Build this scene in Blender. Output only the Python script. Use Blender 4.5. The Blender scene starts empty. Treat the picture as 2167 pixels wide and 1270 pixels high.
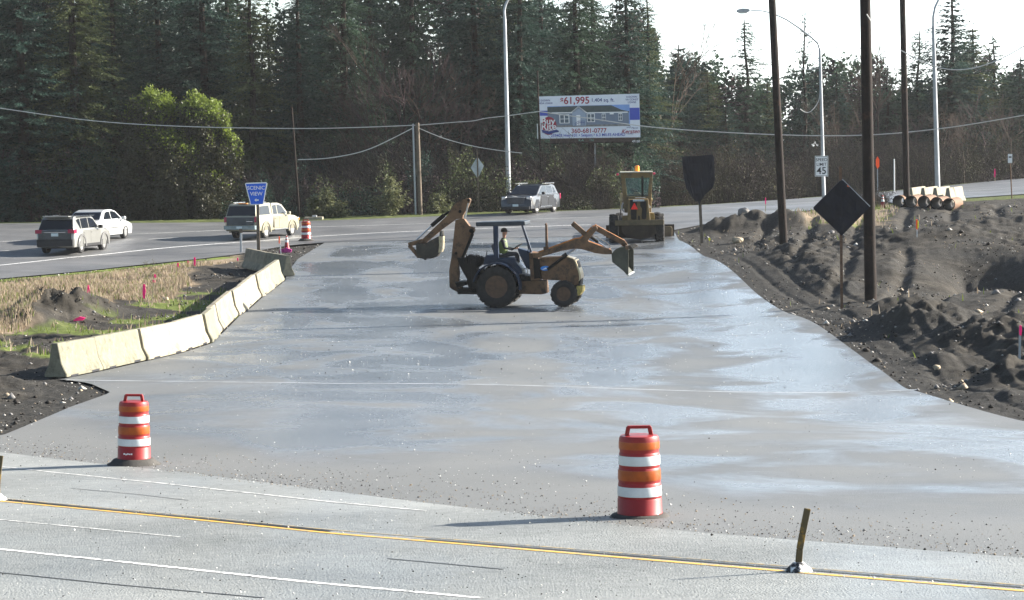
import bpy, bmesh, math, random
import numpy as np
from mathutils import Vector, Matrix

# ------------------------------------------------------------------ camera, sky, sun
SC = bpy.context.scene
COL = SC.collection
rad = math.radians
IW, IH, F = 2167.0, 1270.0, 5000.0
CAMZ, HOR, ROLL = 5.4, 330.0, 1.0
cam_d = bpy.data.cameras.new('camera')
cam = bpy.data.objects.new('camera', cam_d); COL.objects.link(cam)
cam_d.sensor_width = 36; cam_d.lens = F / IW * 36
cam_d.clip_start = 0.5; cam_d.clip_end = 6000
pitch = math.atan((IH / 2 - HOR) / F)
CM = (Matrix.Translation((0, 0, CAMZ)) @ Matrix.Rotation(rad(90) - pitch, 4, 'X') @ Matrix.Rotation(-rad(ROLL), 4, 'Z'))
cam.matrix_world = CM
SC.camera = cam
SUN_AZ, SUN_EL = 72.0, 23.0     # azimuth clockwise from the viewing direction (+Y)
w = bpy.data.worlds.new('World'); SC.world = w; w.use_nodes = True
nt = w.node_tree; bg = nt.nodes['Background']
sk = nt.nodes.new('ShaderNodeTexSky'); sk.sky_type = 'NISHITA'; sk.sun_disc = False
sk.sun_elevation = rad(SUN_EL); sk.sun_rotation = rad(SUN_AZ)
sk.air_density = 1.0; sk.dust_density = 1.0; sk.ozone_density = 1.2
# a bright low glow round the sun, added to whiten the sky and brighten reflections
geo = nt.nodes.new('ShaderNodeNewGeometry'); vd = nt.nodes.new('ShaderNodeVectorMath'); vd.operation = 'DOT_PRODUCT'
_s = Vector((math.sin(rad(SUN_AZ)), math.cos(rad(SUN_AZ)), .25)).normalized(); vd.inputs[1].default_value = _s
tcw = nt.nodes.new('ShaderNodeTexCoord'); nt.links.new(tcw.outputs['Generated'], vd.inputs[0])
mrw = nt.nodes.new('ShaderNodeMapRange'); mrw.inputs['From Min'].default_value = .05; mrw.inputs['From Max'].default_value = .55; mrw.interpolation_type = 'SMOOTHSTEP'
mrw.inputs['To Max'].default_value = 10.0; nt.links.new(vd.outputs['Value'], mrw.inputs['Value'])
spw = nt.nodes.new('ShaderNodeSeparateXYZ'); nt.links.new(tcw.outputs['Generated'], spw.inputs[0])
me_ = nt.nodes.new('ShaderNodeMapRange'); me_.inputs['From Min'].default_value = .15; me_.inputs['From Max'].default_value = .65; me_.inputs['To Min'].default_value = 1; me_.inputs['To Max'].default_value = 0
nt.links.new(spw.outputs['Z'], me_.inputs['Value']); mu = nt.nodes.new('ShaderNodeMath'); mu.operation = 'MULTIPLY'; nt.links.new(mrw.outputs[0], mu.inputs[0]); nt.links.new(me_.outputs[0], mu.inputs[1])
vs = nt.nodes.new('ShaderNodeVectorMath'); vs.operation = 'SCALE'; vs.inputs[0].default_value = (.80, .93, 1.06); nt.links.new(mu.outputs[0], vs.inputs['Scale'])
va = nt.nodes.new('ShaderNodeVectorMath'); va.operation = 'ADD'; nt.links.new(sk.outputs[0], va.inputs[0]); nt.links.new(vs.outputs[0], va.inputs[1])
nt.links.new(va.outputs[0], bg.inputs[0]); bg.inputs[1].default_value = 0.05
sl = bpy.data.lights.new('sun', 'SUN'); sl.energy = 5.0; sl.angle = rad(0.5); sl.color = (1, .93, .83)
sun = bpy.data.objects.new('sun', sl); COL.objects.link(sun)
sd = Vector((math.sin(rad(SUN_AZ)) * math.cos(rad(SUN_EL)), math.cos(rad(SUN_AZ)) * math.cos(rad(SUN_EL)), math.sin(rad(SUN_EL))))
sun.rotation_euler = sd.to_track_quat('Z', 'Y').to_euler()
SC.view_settings.view_transform = 'Standard'; SC.view_settings.look = 'None'
SC.view_settings.exposure = 1.95; SC.view_settings.gamma = 1
SC.cycles.max_bounces = 6; SC.cycles.diffuse_bounces = 2; SC.cycles.glossy_bounces = 3
SC.cycles.transmission_bounces = 4; SC.cycles.volume_bounces = 0; SC.cycles.transparent_max_bounces = 6
SC.cycles.use_denoising = True

# ------------------------------------------------------------------ helpers
def ray(px, py):
    v = CM.to_3x3() @ Vector(((px - IW / 2) / F, -(py - IH / 2) / F, -1))
    return v / v.y
def pd(px, py, d):
    return Vector((0, 0, CAMZ)) + ray(px, py) * d
def tag(o, label=None, cat=None, group=None, kind=None):
    if label: o['label'] = label
    if cat: o['category'] = cat
    if group: o['group'] = group
    if kind: o['kind'] = kind
    return o
def empty(name, loc=(0, 0, 0), rz=0, s=1, **k):
    o = bpy.data.objects.new(name, None); COL.objects.link(o)
    o.location = loc; o.rotation_euler = (0, 0, rz); o.scale = (s, s, s); o.empty_display_size = .2
    return tag(o, **k)
def np_mesh(name, V, Fc, mats, parent=None, mi=None, smooth=False, **k):
    me = bpy.data.meshes.new(name)
    V = np.asarray(V, dtype=np.float32).reshape(-1, 3); Fc = np.asarray(Fc, dtype=np.int32)
    n = Fc.shape[1]
    me.vertices.add(len(V)); me.vertices.foreach_set('co', V.ravel())
    me.loops.add(Fc.size); me.loops.foreach_set('vertex_index', Fc.ravel())
    me.polygons.add(len(Fc)); me.polygons.foreach_set('loop_start', np.arange(0, Fc.size, n, dtype=np.int32))
    if mi is not None: me.polygons.foreach_set('material_index', np.asarray(mi, dtype=np.int32))
    if smooth: me.polygons.foreach_set('use_smooth', np.ones(len(Fc), dtype=bool))
    me.update(calc_edges=True); me.validate()
    for m in (mats if isinstance(mats, (list, tuple)) else [mats]): me.materials.append(m)
    o = bpy.data.objects.new(name, me); COL.objects.link(o)
    if parent: o.parent = parent
    return tag(o, **k)
class MB:
    """collects shapes; build() links them as ONE mesh object"""
    def __init__(s): s.bm = bmesh.new()
    def prism(s, pts, y0, y1, mat=None):
        """pts (x,z) polygon extruded between y0 and y1"""
        a = [s.bm.verts.new((x, y0, z)) for x, z in pts]; b = [s.bm.verts.new((x, y1, z)) for x, z in pts]
        n = len(pts)
        for f in ([a, b[::-1]] + [[a[i], b[i], b[(i + 1) % n], a[(i + 1) % n]] for i in range(n)]):
            try: s.bm.faces.new(f)
            except ValueError: pass
        return s
    def box(s, x0, x1, y0, y1, z0, z1): return s.prism([(x0, z0), (x1, z0), (x1, z1), (x0, z1)], y0, y1)
    def tube(s, p, q, r0, r1=None, n=10, cap=True):
        r1 = r0 if r1 is None else r1
        p = Vector(p); q = Vector(q); d = (q - p).normalized()
        u = d.orthogonal().normalized(); v = d.cross(u)
        A = []; B = []
        for i in range(n):
            a = 2 * math.pi * i / n; c = u * math.cos(a) + v * math.sin(a)
            A.append(s.bm.verts.new(p + c * r0)); B.append(s.bm.verts.new(q + c * r1))
        for i in range(n): s.bm.faces.new([A[i], A[(i + 1) % n], B[(i + 1) % n], B[i]])
        if cap: s.bm.faces.new(A[::-1]); s.bm.faces.new(B)
        return s
    def path(s, pts, r, n=8):
        for a, b in zip(pts[:-1], pts[1:]): s.tube(a, b, r, n=n)
        return s
    def bar(s, p, q, w, t):
        """rectangular bar p->q; w = width in the XZ plane, t = thickness along Y"""
        p = Vector(p); q = Vector(q); d = (q - p).normalized()
        u = Vector((-d.z, 0, d.x)); u = u.normalized() if u.length > 1e-6 else Vector((1, 0, 0))
        v = d.cross(u).normalized()
        A = [s.bm.verts.new(p + u * (w / 2 * i) + v * (t / 2 * j)) for i, j in ((-1, -1), (1, -1), (1, 1), (-1, 1))]
        B = [s.bm.verts.new(q + u * (w / 2 * i) + v * (t / 2 * j)) for i, j in ((-1, -1), (1, -1), (1, 1), (-1, 1))]
        s.bm.faces.new(A[::-1]); s.bm.faces.new(B)
        for i in range(4): s.bm.faces.new([A[i], A[(i + 1) % 4], B[(i + 1) % 4], B[i]])
        return s
    def lathe(s, prof, axis='Z', c=(0, 0, 0), n=32, closed=False):
        """prof [(r, h)] revolved round axis"""
        c = Vector(c); rings = []
        for r, h in prof:
            ring = []
            for i in range(n):
                a = 2 * math.pi * i / n
                p = (r * math.cos(a), r * math.sin(a), h) if axis == 'Z' else (r * math.cos(a), h, r * math.sin(a)) if axis == 'Y' else (h, r * math.cos(a), r * math.sin(a))
                ring.append(s.bm.verts.new(c + Vector(p)))
            rings.append(ring)
        for A, B in zip(rings[:-1], rings[1:]):
            for i in range(n): s.bm.faces.new([A[i], A[(i + 1) % n], B[(i + 1) % n], B[i]])
        if closed:
            A, B = rings[-1], rings[0]
            for i in range(n): s.bm.faces.new([A[i], A[(i + 1) % n], B[(i + 1) % n], B[i]])
        else:
            if prof[0][0] > 1e-4: s.bm.faces.new(rings[0][::-1])
            if prof[-1][0] > 1e-4: s.bm.faces.new(rings[-1])
        return s
    def poly(s, pts):
        try: s.bm.faces.new([s.bm.verts.new(p) for p in pts])
        except ValueError: pass
        return s
    def build(s, name, m, parent=None, bevel=0, smooth=False, loc=None, seg=2, **k):
        bmesh.ops.recalc_face_normals(s.bm, faces=s.bm.faces[:])
        me = bpy.data.meshes.new(name); s.bm.to_mesh(me); s.bm.free()
        for x in (m if isinstance(m, (list, tuple)) else [m]): me.materials.append(x)
        o = bpy.data.objects.new(name, me); COL.objects.link(o)
        if parent: o.parent = parent
        if loc is not None: o.location = loc
        if bevel:
            b = o.modifiers.new('b', 'BEVEL'); b.width = bevel; b.segments = seg; b.limit_method = 'ANGLE'; b.angle_limit = rad(35)
        if smooth:
            for p in me.polygons: p.use_smooth = True
            es = o.modifiers.new('e', 'EDGE_SPLIT'); es.split_angle = rad(38)
        return tag(o, **k)
def copy_tree(o, parent=None):
    c = o.copy(); COL.objects.link(c); c.parent = parent
    for ch in [x for x in bpy.data.objects if x.parent == o]: copy_tree(ch, c)
    return c
def text(s, size, m, parent, x, y, z, name='lettering', face='-Y', align='CENTER', sx=1, off=0, shear=0, bold=0.0, ext=.004):
    cu = bpy.data.curves.new('t', 'FONT'); cu.body = s; cu.size = size; cu.align_x = align; cu.align_y = 'CENTER'
    cu.extrude = ext; cu.offset = bold * .45; cu.shear = shear
    t = bpy.data.objects.new('t', cu); COL.objects.link(t)
    bpy.context.view_layer.update()
    me = bpy.data.meshes.new_from_object(t.evaluated_get(bpy.context.evaluated_depsgraph_get()))
    bpy.data.objects.remove(t); bpy.data.curves.remove(cu)
    me.materials.clear(); me.materials.append(m); me.name = name
    o = bpy.data.objects.new(name, me); COL.objects.link(o); o.parent = parent
    o.location = (x, y, z); o.rotation_euler = (rad(90), 0, 0); o.scale = (sx, 1, 1)
    return o

# ------------------------------------------------------------------ materials
def mat(name, col, rough=.6, metal=0, var=.25, vscale=3, bump=0, bscale=40, trans=0, spec=.3, col2=None, coat=0, lo=.35, hi=.7, grime=None):
    m = bpy.data.materials.new(name); m.use_nodes = True
    nt = m.node_tree; b = nt.nodes['Principled BSDF']; L = nt.links.new
    b.inputs['Roughness'].default_value = rough; b.inputs['Metallic'].default_value = metal
    b.inputs['Specular IOR Level'].default_value = spec
    if coat: b.inputs['Coat Weight'].default_value = coat; b.inputs['Coat Roughness'].default_value = .08
    tc = nt.nodes.new('ShaderNodeTexCoord')
    no = nt.nodes.new('ShaderNodeTexNoise'); no.inputs['Scale'].default_value = vscale; no.inputs['Detail'].default_value = 6
    no.inputs['Roughness'].default_value = .65
    L(tc.outputs['Object'], no.inputs['Vector'])
    rp = nt.nodes.new('ShaderNodeValToRGB'); rp.color_ramp.elements[0].position = lo; rp.color_ramp.elements[1].position = hi
    c2 = col2 or tuple(min(1, c * (1 + var)) for c in col)
    c1 = col if col2 else tuple(c * (1 - var) for c in col)
    rp.color_ramp.elements[0].color = (*c1, 1); rp.color_ramp.elements[1].color = (*c2, 1)
    L(no.outputs['Fac'], rp.inputs['Fac'])
    out = rp.outputs[0]
    if grime:
        n2 = nt.nodes.new('ShaderNodeTexNoise'); n2.inputs['Scale'].default_value = grime[1]; n2.inputs['Detail'].default_value = 8
        n2.inputs['Roughness'].default_value = .75
        L(tc.outputs['Object'], n2.inputs['Vector'])
        r2 = nt.nodes.new('ShaderNodeValToRGB'); r2.color_ramp.elements[0].position = grime[2]; r2.color_ramp.elements[1].position = grime[2] + .15
        L(n2.outputs['Fac'], r2.inputs['Fac'])
        mx = nt.nodes.new('ShaderNodeMix'); mx.data_type = 'RGBA'
        L(r2.outputs[0], mx.inputs[0]); L(out, mx.inputs[6]); mx.inputs[7].default_value = (*grime[0], 1)
        out = mx.outputs[2]
    L(out, b.inputs['Base Color'])
    if bump:
        nb = nt.nodes.new('ShaderNodeTexNoise'); nb.inputs['Scale'].default_value = bscale; nb.inputs['Detail'].default_value = 4
        L(tc.outputs['Object'], nb.inputs['Vector'])
        bp = nt.nodes.new('ShaderNodeBump'); bp.inputs['Strength'].default_value = bump; bp.inputs['Distance'].default_value = .02
        L(nb.outputs['Fac'], bp.inputs['Height']); L(bp.outputs[0], b.inputs['Normal'])
    if trans:
        tr = nt.nodes.new('ShaderNodeBsdfTranslucent'); L(out, tr.inputs['Color'])
        ms = nt.nodes.new('ShaderNodeMixShader'); ms.inputs[0].default_value = trans
        L(b.outputs[0], ms.inputs[1]); L(tr.outputs[0], ms.inputs[2]); L(ms.outputs[0], nt.nodes['Material Output'].inputs[0])
    return m
def asphalt(name, dark, light, r0, r1, pscale=.22, stretch=(1, .35), bump=.35, speck=.5, wet=(.45, .62), track=0.0, tmix=.45, spec=.8, wheel=False, dry=None):
    m = bpy.data.materials.new(name); m.use_nodes = True
    nt = m.node_tree; b = nt.nodes['Principled BSDF']; L = nt.links.new
    tc = nt.nodes.new('ShaderNodeTexCoord')
    mp = nt.nodes.new('ShaderNodeMapping'); mp.inputs['Scale'].default_value = (stretch[0], stretch[1], 1)
    L(tc.outputs['Object'], mp.inputs['Vector'])
    n1 = nt.nodes.new('ShaderNodeTexNoise'); n1.inputs['Scale'].default_value = pscale; n1.inputs['Detail'].default_value = 7; n1.inputs['Roughness'].default_value = .6
    n1.inputs['Distortion'].default_value = .6
    L(mp.outputs[0], n1.inputs['Vector'])
    rw = nt.nodes.new('ShaderNodeMapRange'); rw.interpolation_type = 'SMOOTHSTEP'
    rw.inputs['From Min'].default_value = wet[0]; rw.inputs['From Max'].default_value = wet[1]
    rw.inputs['To Min'].default_value = r1; rw.inputs['To Max'].default_value = r0
    mb_ = nt.nodes.new('ShaderNodeMapping'); mb_.inputs['Scale'].default_value = (.42, .018, 1); mb_.inputs['Rotation'].default_value = (0, 0, track); L(tc.outputs['Object'], mb_.inputs['Vector'])
    n4 = nt.nodes.new('ShaderNodeTexNoise'); n4.inputs['Scale'].default_value = 1; n4.inputs['Detail'].default_value = 5; n4.inputs['Roughness'].default_value = .55; L(mb_.outputs[0], n4.inputs['Vector'])
    cm_ = nt.nodes.new('ShaderNodeMix'); cm_.inputs[0].default_value = tmix; L(n1.outputs['Fac'], cm_.inputs[2]); L(n4.outputs['Fac'], cm_.inputs[3])
    if wheel:
        sx_ = nt.nodes.new('ShaderNodeSeparateXYZ'); L(tc.outputs['Object'], sx_.inputs[0]); mx_ = nt.nodes.new('ShaderNodeMapRange'); mx_.inputs['From Min'].default_value = -12; mx_.inputs['From Max'].default_value = 12
        wn = nt.nodes.new('ShaderNodeTexNoise'); wn.inputs['Scale'].default_value = .09; wn.inputs['Detail'].default_value = 3; L(tc.outputs['Object'], wn.inputs['Vector'])
        ma_ = nt.nodes.new('ShaderNodeMath'); ma_.operation = 'MULTIPLY_ADD'; ma_.inputs[1].default_value = 2.2; L(wn.outputs['Fac'], ma_.inputs[0]); L(sx_.outputs['X'], ma_.inputs[2]); L(ma_.outputs[0], mx_.inputs['Value'])
        cr = nt.nodes.new('ShaderNodeValToRGB'); cr.color_ramp.interpolation = 'B_SPLINE'; el = cr.color_ramp.elements
        W_ = [(-12, .1), (-8.6, .35), (-6.6, 1.1), (-5.2, .35), (-3.6, 1.2), (-1.8, 1.1), (-.3, .05), (.9, .2), (2.2, .95), (3.6, .8), (4.7, .25), (6.4, 1), (8.3, .95), (9.6, .1), (12, 0)]
        el[0].position = 0; el[0].color = (.1, .1, .1, 1); el[1].position = 1; el[1].color = (0, 0, 0, 1)
        for xx, vv in W_[1:-1]: q_ = el.new((xx + 1.1 + 12) / 24); q_.color = (vv, vv, vv, 1)
        L(mx_.outputs[0], cr.inputs['Fac']); m2_ = nt.nodes.new('ShaderNodeMath'); m2_.operation = 'MULTIPLY_ADD'; m2_.inputs[1].default_value = .20; L(cr.outputs[0], m2_.inputs[0])
        m3_ = nt.nodes.new('ShaderNodeMath'); m3_.operation = 'SUBTRACT'; m3_.inputs[1].default_value = .10; L(cm_.outputs[0], m3_.inputs[0]); L(m3_.outputs[0], m2_.inputs[2]); cm_ = m2_
    if dry:
        vp = nt.nodes.new('ShaderNodeVectorMath'); vp.operation = 'DOT_PRODUCT'; vp.inputs[1].default_value = (-dry[0], 1, 0); L(tc.outputs['Object'], vp.inputs[0])
        dn = nt.nodes.new('ShaderNodeMath'); dn.operation = 'MULTIPLY_ADD'; dn.inputs[1].default_value = -9.0; L(n1.outputs['Fac'], dn.inputs[0]); L(vp.outputs['Value'], dn.inputs[2])
        dm = nt.nodes.new('ShaderNodeMapRange'); dm.interpolation_type = 'SMOOTHSTEP'; dm.inputs['From Min'].default_value = dry[1] - 4.5; dm.inputs['From Max'].default_value = dry[1] + 3.5; dm.inputs['To Min'].default_value = -.3; dm.inputs['To Max'].default_value = 0; L(dn.outputs[0], dm.inputs['Value'])
        da = nt.nodes.new('ShaderNodeMath'); da.operation = 'ADD'; L(dm.outputs[0], da.inputs[0]); L(cm_.outputs[0], da.inputs[1]); cm_ = da
    L(cm_.outputs[0], rw.inputs['Value']); L(rw.outputs[0], b.inputs['Roughness'])
    wf = nt.nodes.new('ShaderNodeMapRange'); wf.inputs['From Min'].default_value = wet[0]; wf.inputs['From Max'].default_value = wet[1]; wf.inputs['To Min'].default_value = .15; wf.inputs['To Max'].default_value = spec; L(cm_.outputs[0], wf.inputs['Value']); L(wf.outputs[0], b.inputs['Specular IOR Level'])
    n2 = nt.nodes.new('ShaderNodeTexNoise'); n2.inputs['Scale'].default_value = 7; n2.inputs['Detail'].default_value = 8; n2.inputs['Roughness'].default_value = .8
    L(tc.outputs['Object'], n2.inputs['Vector'])
    n3 = nt.nodes.new('ShaderNodeTexNoise'); n3.inputs['Scale'].default_value = .35; n3.inputs['Detail'].default_value = 5
    L(mp.outputs[0], n3.inputs['Vector'])
    ad = nt.nodes.new('ShaderNodeMath'); ad.operation = 'MULTIPLY_ADD'; ad.inputs[1].default_value = speck
    L(n2.outputs['Fac'], ad.inputs[0]); L(n3.outputs['Fac'], ad.inputs[2])
    mr = nt.nodes.new('ShaderNodeMapRange'); mr.inputs['From Min'].default_value = .35 + speck * .3; mr.inputs['From Max'].default_value = .65 + speck * .7
    L(ad.outputs[0], mr.inputs['Value'])
    mx = nt.nodes.new('ShaderNodeMix'); mx.data_type = 'RGBA'; mx.inputs[6].default_value = (*dark, 1); mx.inputs[7].default_value = (*light, 1)
    L(mr.outputs[0], mx.inputs[0])
    if wheel:
        dd = nt.nodes.new('ShaderNodeMapRange'); dd.interpolation_type = 'SMOOTHSTEP'; dd.inputs['From Min'].default_value = wet[0] - .14; dd.inputs['From Max'].default_value = wet[1]; dd.inputs['To Min'].default_value = .62; dd.inputs['To Max'].default_value = 0; L(cm_.outputs[0], dd.inputs['Value'])
        md = nt.nodes.new('ShaderNodeMix'); md.data_type = 'RGBA'; md.inputs[7].default_value = (.17, .168, .155, 1); L(dd.outputs[0], md.inputs[0]); L(mx.outputs[2], md.inputs[6]); mx = md
    L(mx.outputs[2], b.inputs['Base Color'])
    nb = nt.nodes.new('ShaderNodeTexNoise'); nb.inputs['Scale'].default_value = 45; nb.inputs['Detail'].default_value = 3
    L(tc.outputs['Object'], nb.inputs['Vector'])
    bp = nt.nodes.new('ShaderNodeBump'); bp.inputs['Strength'].default_value = bump; bp.inputs['Distance'].default_value = .02
    L(nb.outputs['Fac'], bp.inputs['Height']); L(bp.outputs[0], b.inputs['Normal'])
    return m

# ------------------------------------------------------------------ terrain
CP = [(1083, 1250, 20), (1083, 1095, 26), (1083, 982, 34.5), (1083, 885, 45), (1083, 803, 56), (1083, 718, 70), (1083, 653, 83), (1083, 597, 95),
      (1083, 550, 105), (1083, 510, 115), (1083, 476, 127), (1083, 450, 139), (1083, 452, 165), (1083, 445, 200),
      (0, 1265, 20), (0, 1115, 26), (0, 1000, 34.5), (0, 900, 45), (0, 815, 56), (0, 700, 74), (0, 590, 95), (0, 473, 139), (0, 470, 165), (0, 462, 200),
      (160, 538, 113), (215, 510, 119), (500, 463, 160), (560, 506, 123), (500, 590, 96), (300, 640, 86),
      (2167, 1230, 20), (2167, 1075, 26), (2167, 963, 34.5), (2167, 893, 45), (1950, 818, 54.9), (1690, 660, 79), (1760, 722, 66.3), (1843, 771, 60), (1612, 620, 87.5), (1500, 545, 104.5), (1430, 510, 113.5),
      (1782, 650, 79), (1845, 632, 81), (1658, 518, 103), (1484, 512, 110), (1941, 508, 98), (2160, 760, 56), (2167, 600, 75), (2167, 500, 100),
      (1960, 435, 125), (2167, 430, 128), (2167, 413, 140), (2167, 378, 180), (2167, 372, 220), (1640, 452, 132), (1640, 424, 158), (1640, 418, 200), (1450, 436, 150), (1450, 436, 190)]
P_ = np.array([tuple(pd(*c)) for c in CP])
def tps(r2): return np.where(r2 > 1e-9, r2 * np.log(np.maximum(r2, 1e-9)), 0)
_n = len(P_); _K = tps((P_[:, None, 0] - P_[None, :, 0]) ** 2 + (P_[:, None, 1] - P_[None, :, 1]) ** 2) + np.eye(_n) * 25.0
_A = np.zeros((_n + 3, _n + 3)); _A[:_n, :_n] = _K; _A[:_n, _n] = 1; _A[:_n, _n + 1:] = P_[:, :2]; _A[_n:, :_n] = _A[:_n, _n:].T
_S = np.linalg.solve(_A, np.concatenate([P_[:, 2], np.zeros(3)]))
def base(x, y):
    x = np.asarray(x, float); y = np.asarray(y, float)
    xl = np.clip(x, -.26 * np.maximum(y, 20) - 3, .26 * np.maximum(y, 20) + 3); yc = np.clip(y, 14, 215)
    z = np.full(np.broadcast(xl, yc).shape, _S[_n]) + _S[_n + 1] * xl + _S[_n + 2] * yc
    for i in range(_n): z = z + _S[i] * tps((xl - P_[i, 0]) ** 2 + (yc - P_[i, 1]) ** 2)
    return z
def hsh(i, j, s):
    h = (i.astype(np.int64) * 374761393 + j.astype(np.int64) * 668265263 + s * 974634777) & 0x7fffffff
    h = ((h ^ (h >> 13)) * 1274126177) & 0x7fffffff
    return ((h ^ (h >> 16)) & 0xffff) / 65535.0
def vn(x, y, s=0):
    i = np.floor(x); j = np.floor(y); fx = x - i; fy = y - j
    fx = fx * fx * (3 - 2 * fx); fy = fy * fy * (3 - 2 * fy)
    a = hsh(i, j, s); b = hsh(i + 1, j, s); c = hsh(i, j + 1, s); d = hsh(i + 1, j + 1, s)
    return (a * (1 - fx) + b * fx) * (1 - fy) + (c * (1 - fx) + d * fx) * fy
def fbm(x, y, o=4, s=0, g=.5):
    t = 0; a = 1; n = 0
    for k in range(o): t = t + a * (vn(x * 2 ** k + 17 * k, y * 2 ** k, s + k) - .5); n += a; a *= g
    return t / n * 2
def hit(px, py, d0=14, d1=320):
    r = ray(px, py); ds = np.geomspace(d0, d1, 1400)
    dz = (CAMZ + r.z * ds) - base(r.x * ds, ds)
    k = np.where(dz < 0)[0]
    if len(k) == 0: return pd(px, py, 160)
    k = max(k[0], 1); a = dz[k - 1] / (dz[k - 1] - dz[k] + 1e-12); d = ds[k - 1] + (ds[k] - ds[k - 1]) * min(max(a, 0), 1)
    return Vector((r.x * d, d, float(base(r.x * d, d))))
# plan outlines of the paved areas, from points seen in the photograph
def pl(pts): return [hit(*p)[:2] if len(p) == 2 else tuple(pd(*p)[:2]) for p in pts]
BAR = [(140, 800), (220, 784), (313, 763), (394, 744), (449, 726), (465, 710), (507, 668), (526, 655), (555, 629), (581, 611), (604, 594)]
ML = pl([(0, 925), (60, 900), (150, 862), (235, 832), (190, 812), (120, 802)]) + pl(BAR) + pl([(606, 580), (630, 548), (686, 514), (692, 504)])
MR = pl([(2167, 893), (1943, 821), (1844, 771), (1809, 751), (1760, 722), (1705, 682), (1662, 655), (1612, 620), (1570, 587), (1500, 545), (1433, 508), (1428, 492)])
_r = np.array([tuple(q) for q in MR]); _k = (_r[:, 1] > 46) & (_r[:, 1] < 114); _c = np.polyfit(_r[_k, 1], _r[_k, 0], 2)
MR = [tuple(_r[0])] + [(float(np.polyval(_c, v)), float(v)) for v in np.linspace(_r[_k, 1].min(), _r[_k, 1].max(), 14)] + [tuple(_r[-1])]
ML = [(-40, 30), (-14, 36.5)] + ML; MR = [(22, 30), (13, 38)] + MR
H_near = pl([(-60, 597), (0, 590), (150, 577), (300, 560), (510, 538), (600, 520), (690, 512), (900, 508), (1300, 500), (1430, 488), (1640, 452), (1900, 428), (2167, 411), (2300, 403)])
H_far = [tuple(pd(*p)[:2]) for p in [(-60, 474, 138.5), (0, 473, 139), (350, 468, 137), (700, 462, 136.5), (1050, 453, 137.8), (1250, 446, 142), (1450, 436, 150), (1640, 424, 159), (1900, 401, 170), (2050, 386, 178), (2167, 378, 184), (2300, 368, 190)]]
N_far = pl([(-60, 950), (0, 960), (400, 1003), (900, 1068), (1400, 1125), (2167, 1185), (2300, 1195)])
def resample(p, n):
    p = np.array(p, float); s = np.r_[0, np.cumsum(np.hypot(*np.diff(p, axis=0).T))]
    t = np.linspace(0, s[-1], n); return np.c_[np.interp(t, s, p[:, 0]), np.interp(t, s, p[:, 1])]
def smooth_line(p, n=200, k=9):
    q = resample(p, n); ext = np.vstack([2 * q[0] - q[1:k][::-1], q, 2 * q[-1] - q[-k:-1][::-1]])
    ker = np.hanning(2 * k - 1 + 2)[1:-1]; ker = ker[:2 * k - 1]; ker /= ker.sum()
    return np.c_[np.convolve(ext[:, 0], ker, 'valid'), np.convolve(ext[:, 1], ker, 'valid')]
def extend(p, a, b):
    p = np.array(p, float); d0 = p[0] - p[1]; d1 = p[-1] - p[-2]
    return np.vstack([p[0] + d0 / np.hypot(*d0) * a, p, p[-1] + d1 / np.hypot(*d1) * b])
Hn = extend(smooth_line(H_near), 55, 90); Hf = extend(smooth_line(H_far), 55, 90)
Nf = extend(smooth_line(N_far, 80, 5), 60, 60)
PM = np.array(ML + MR[::-1] + [(30, 24), (-45, 24)]); PM = np.array(ML + MR[::-1])
PH = np.vstack([Hn, Hf[::-1]])
PN = np.vstack([Nf, [(60, -20), (-60, -20)]])
def sdist(P, x, y):
    """signed distance: negative inside the polygon"""
    d = np.full(x.shape, 1e9); ins = np.zeros(x.shape, bool)
    Q = np.roll(P, -1, axis=0)
    for (ax, ay), (bx, by) in zip(P, Q):
        ex, ey = bx - ax, by - ay; L2 = ex * ex + ey * ey
        if L2 < 1e-9: continue
        t = np.clip(((x - ax) * ex + (y - ay) * ey) / L2, 0, 1)
        d = np.minimum(d, (x - ax - t * ex) ** 2 + (y - ay - t * ey) ** 2)
        if ey != 0:
            c = ((ay > y) != (by > y)) & (x < ex * (y - ay) / ey + ax); ins ^= c
    d = np.sqrt(d); return np.where(ins, -d, d)
def thin(P, n): return resample(P, n)
PHt = np.vstack([thin(Hn, 50), thin(Hf, 50)[::-1]]); PNt = np.vstack([thin(Nf, 14), [(60, -20), (-60, -20)]])
GRASS = np.array(pl([(-60, 604), (0, 595), (270, 569), (500, 541), (512, 552), (420, 566), (392, 582), (402, 602), (352, 640), (250, 634), (190, 650), (60, 690), (-60, 720)]))
GREEN2 = np.array(pl([(-60, 655), (0, 645), (60, 630), (110, 640), (60, 672), (0, 682), (-60, 690)]))
VERGE = np.array(pl([(1660, 452), (1850, 432), (1880, 444), (1850, 478), (1760, 482), (1660, 470)]))
def sst(a, b, x): t = np.clip((x - a) / (b - a), 0, 1); return t * t * (3 - 2 * t)
MOUNDS = []
def mound(px, py, h, rx, ry, d=None):
    p = hit(px, py); MOUNDS.append((p.x, p.y if d is None else d, h, rx, ry))
mound(112, 674, 1.15, 1.05, 1.5); mound(60, 688, .5, .9, 1.2); mound(178, 666, .55, .8, .9); mound(225, 662, .3, .7, .8); mound(250, 655, .18, 1.2, .8); mound(420, 570, .12, .8, 2)
mound(1530, 486, .45, 1.1, 1.5); mound(1570, 478, .5, 1.5, 1.6); mound(1640, 478, .45, 2.2, 1.2); mound(1700, 474, .35, 2, 1.5); mound(1780, 480, .3, 2, 1.5)
mound(1960, 690, .75, 1.3, 2.2); mound(1900, 648, .3, 1.6, 1.5); mound(2060, 720, .35, 1.2, 1.6); mound(2145, 800, .55, .9, 1.2); mound(2160, 700, .5, 1.5, 1.5)
mound(2110, 560, -1.1, 1.7, 5.5); mound(2167, 575, -1.0, 2.5, 5.0); mound(2000, 600, -.35, 1.5, 3); mound(1990, 500, .45, 3.0, 2.2); mound(2100, 480, .45, 4, 2.5)
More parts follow.
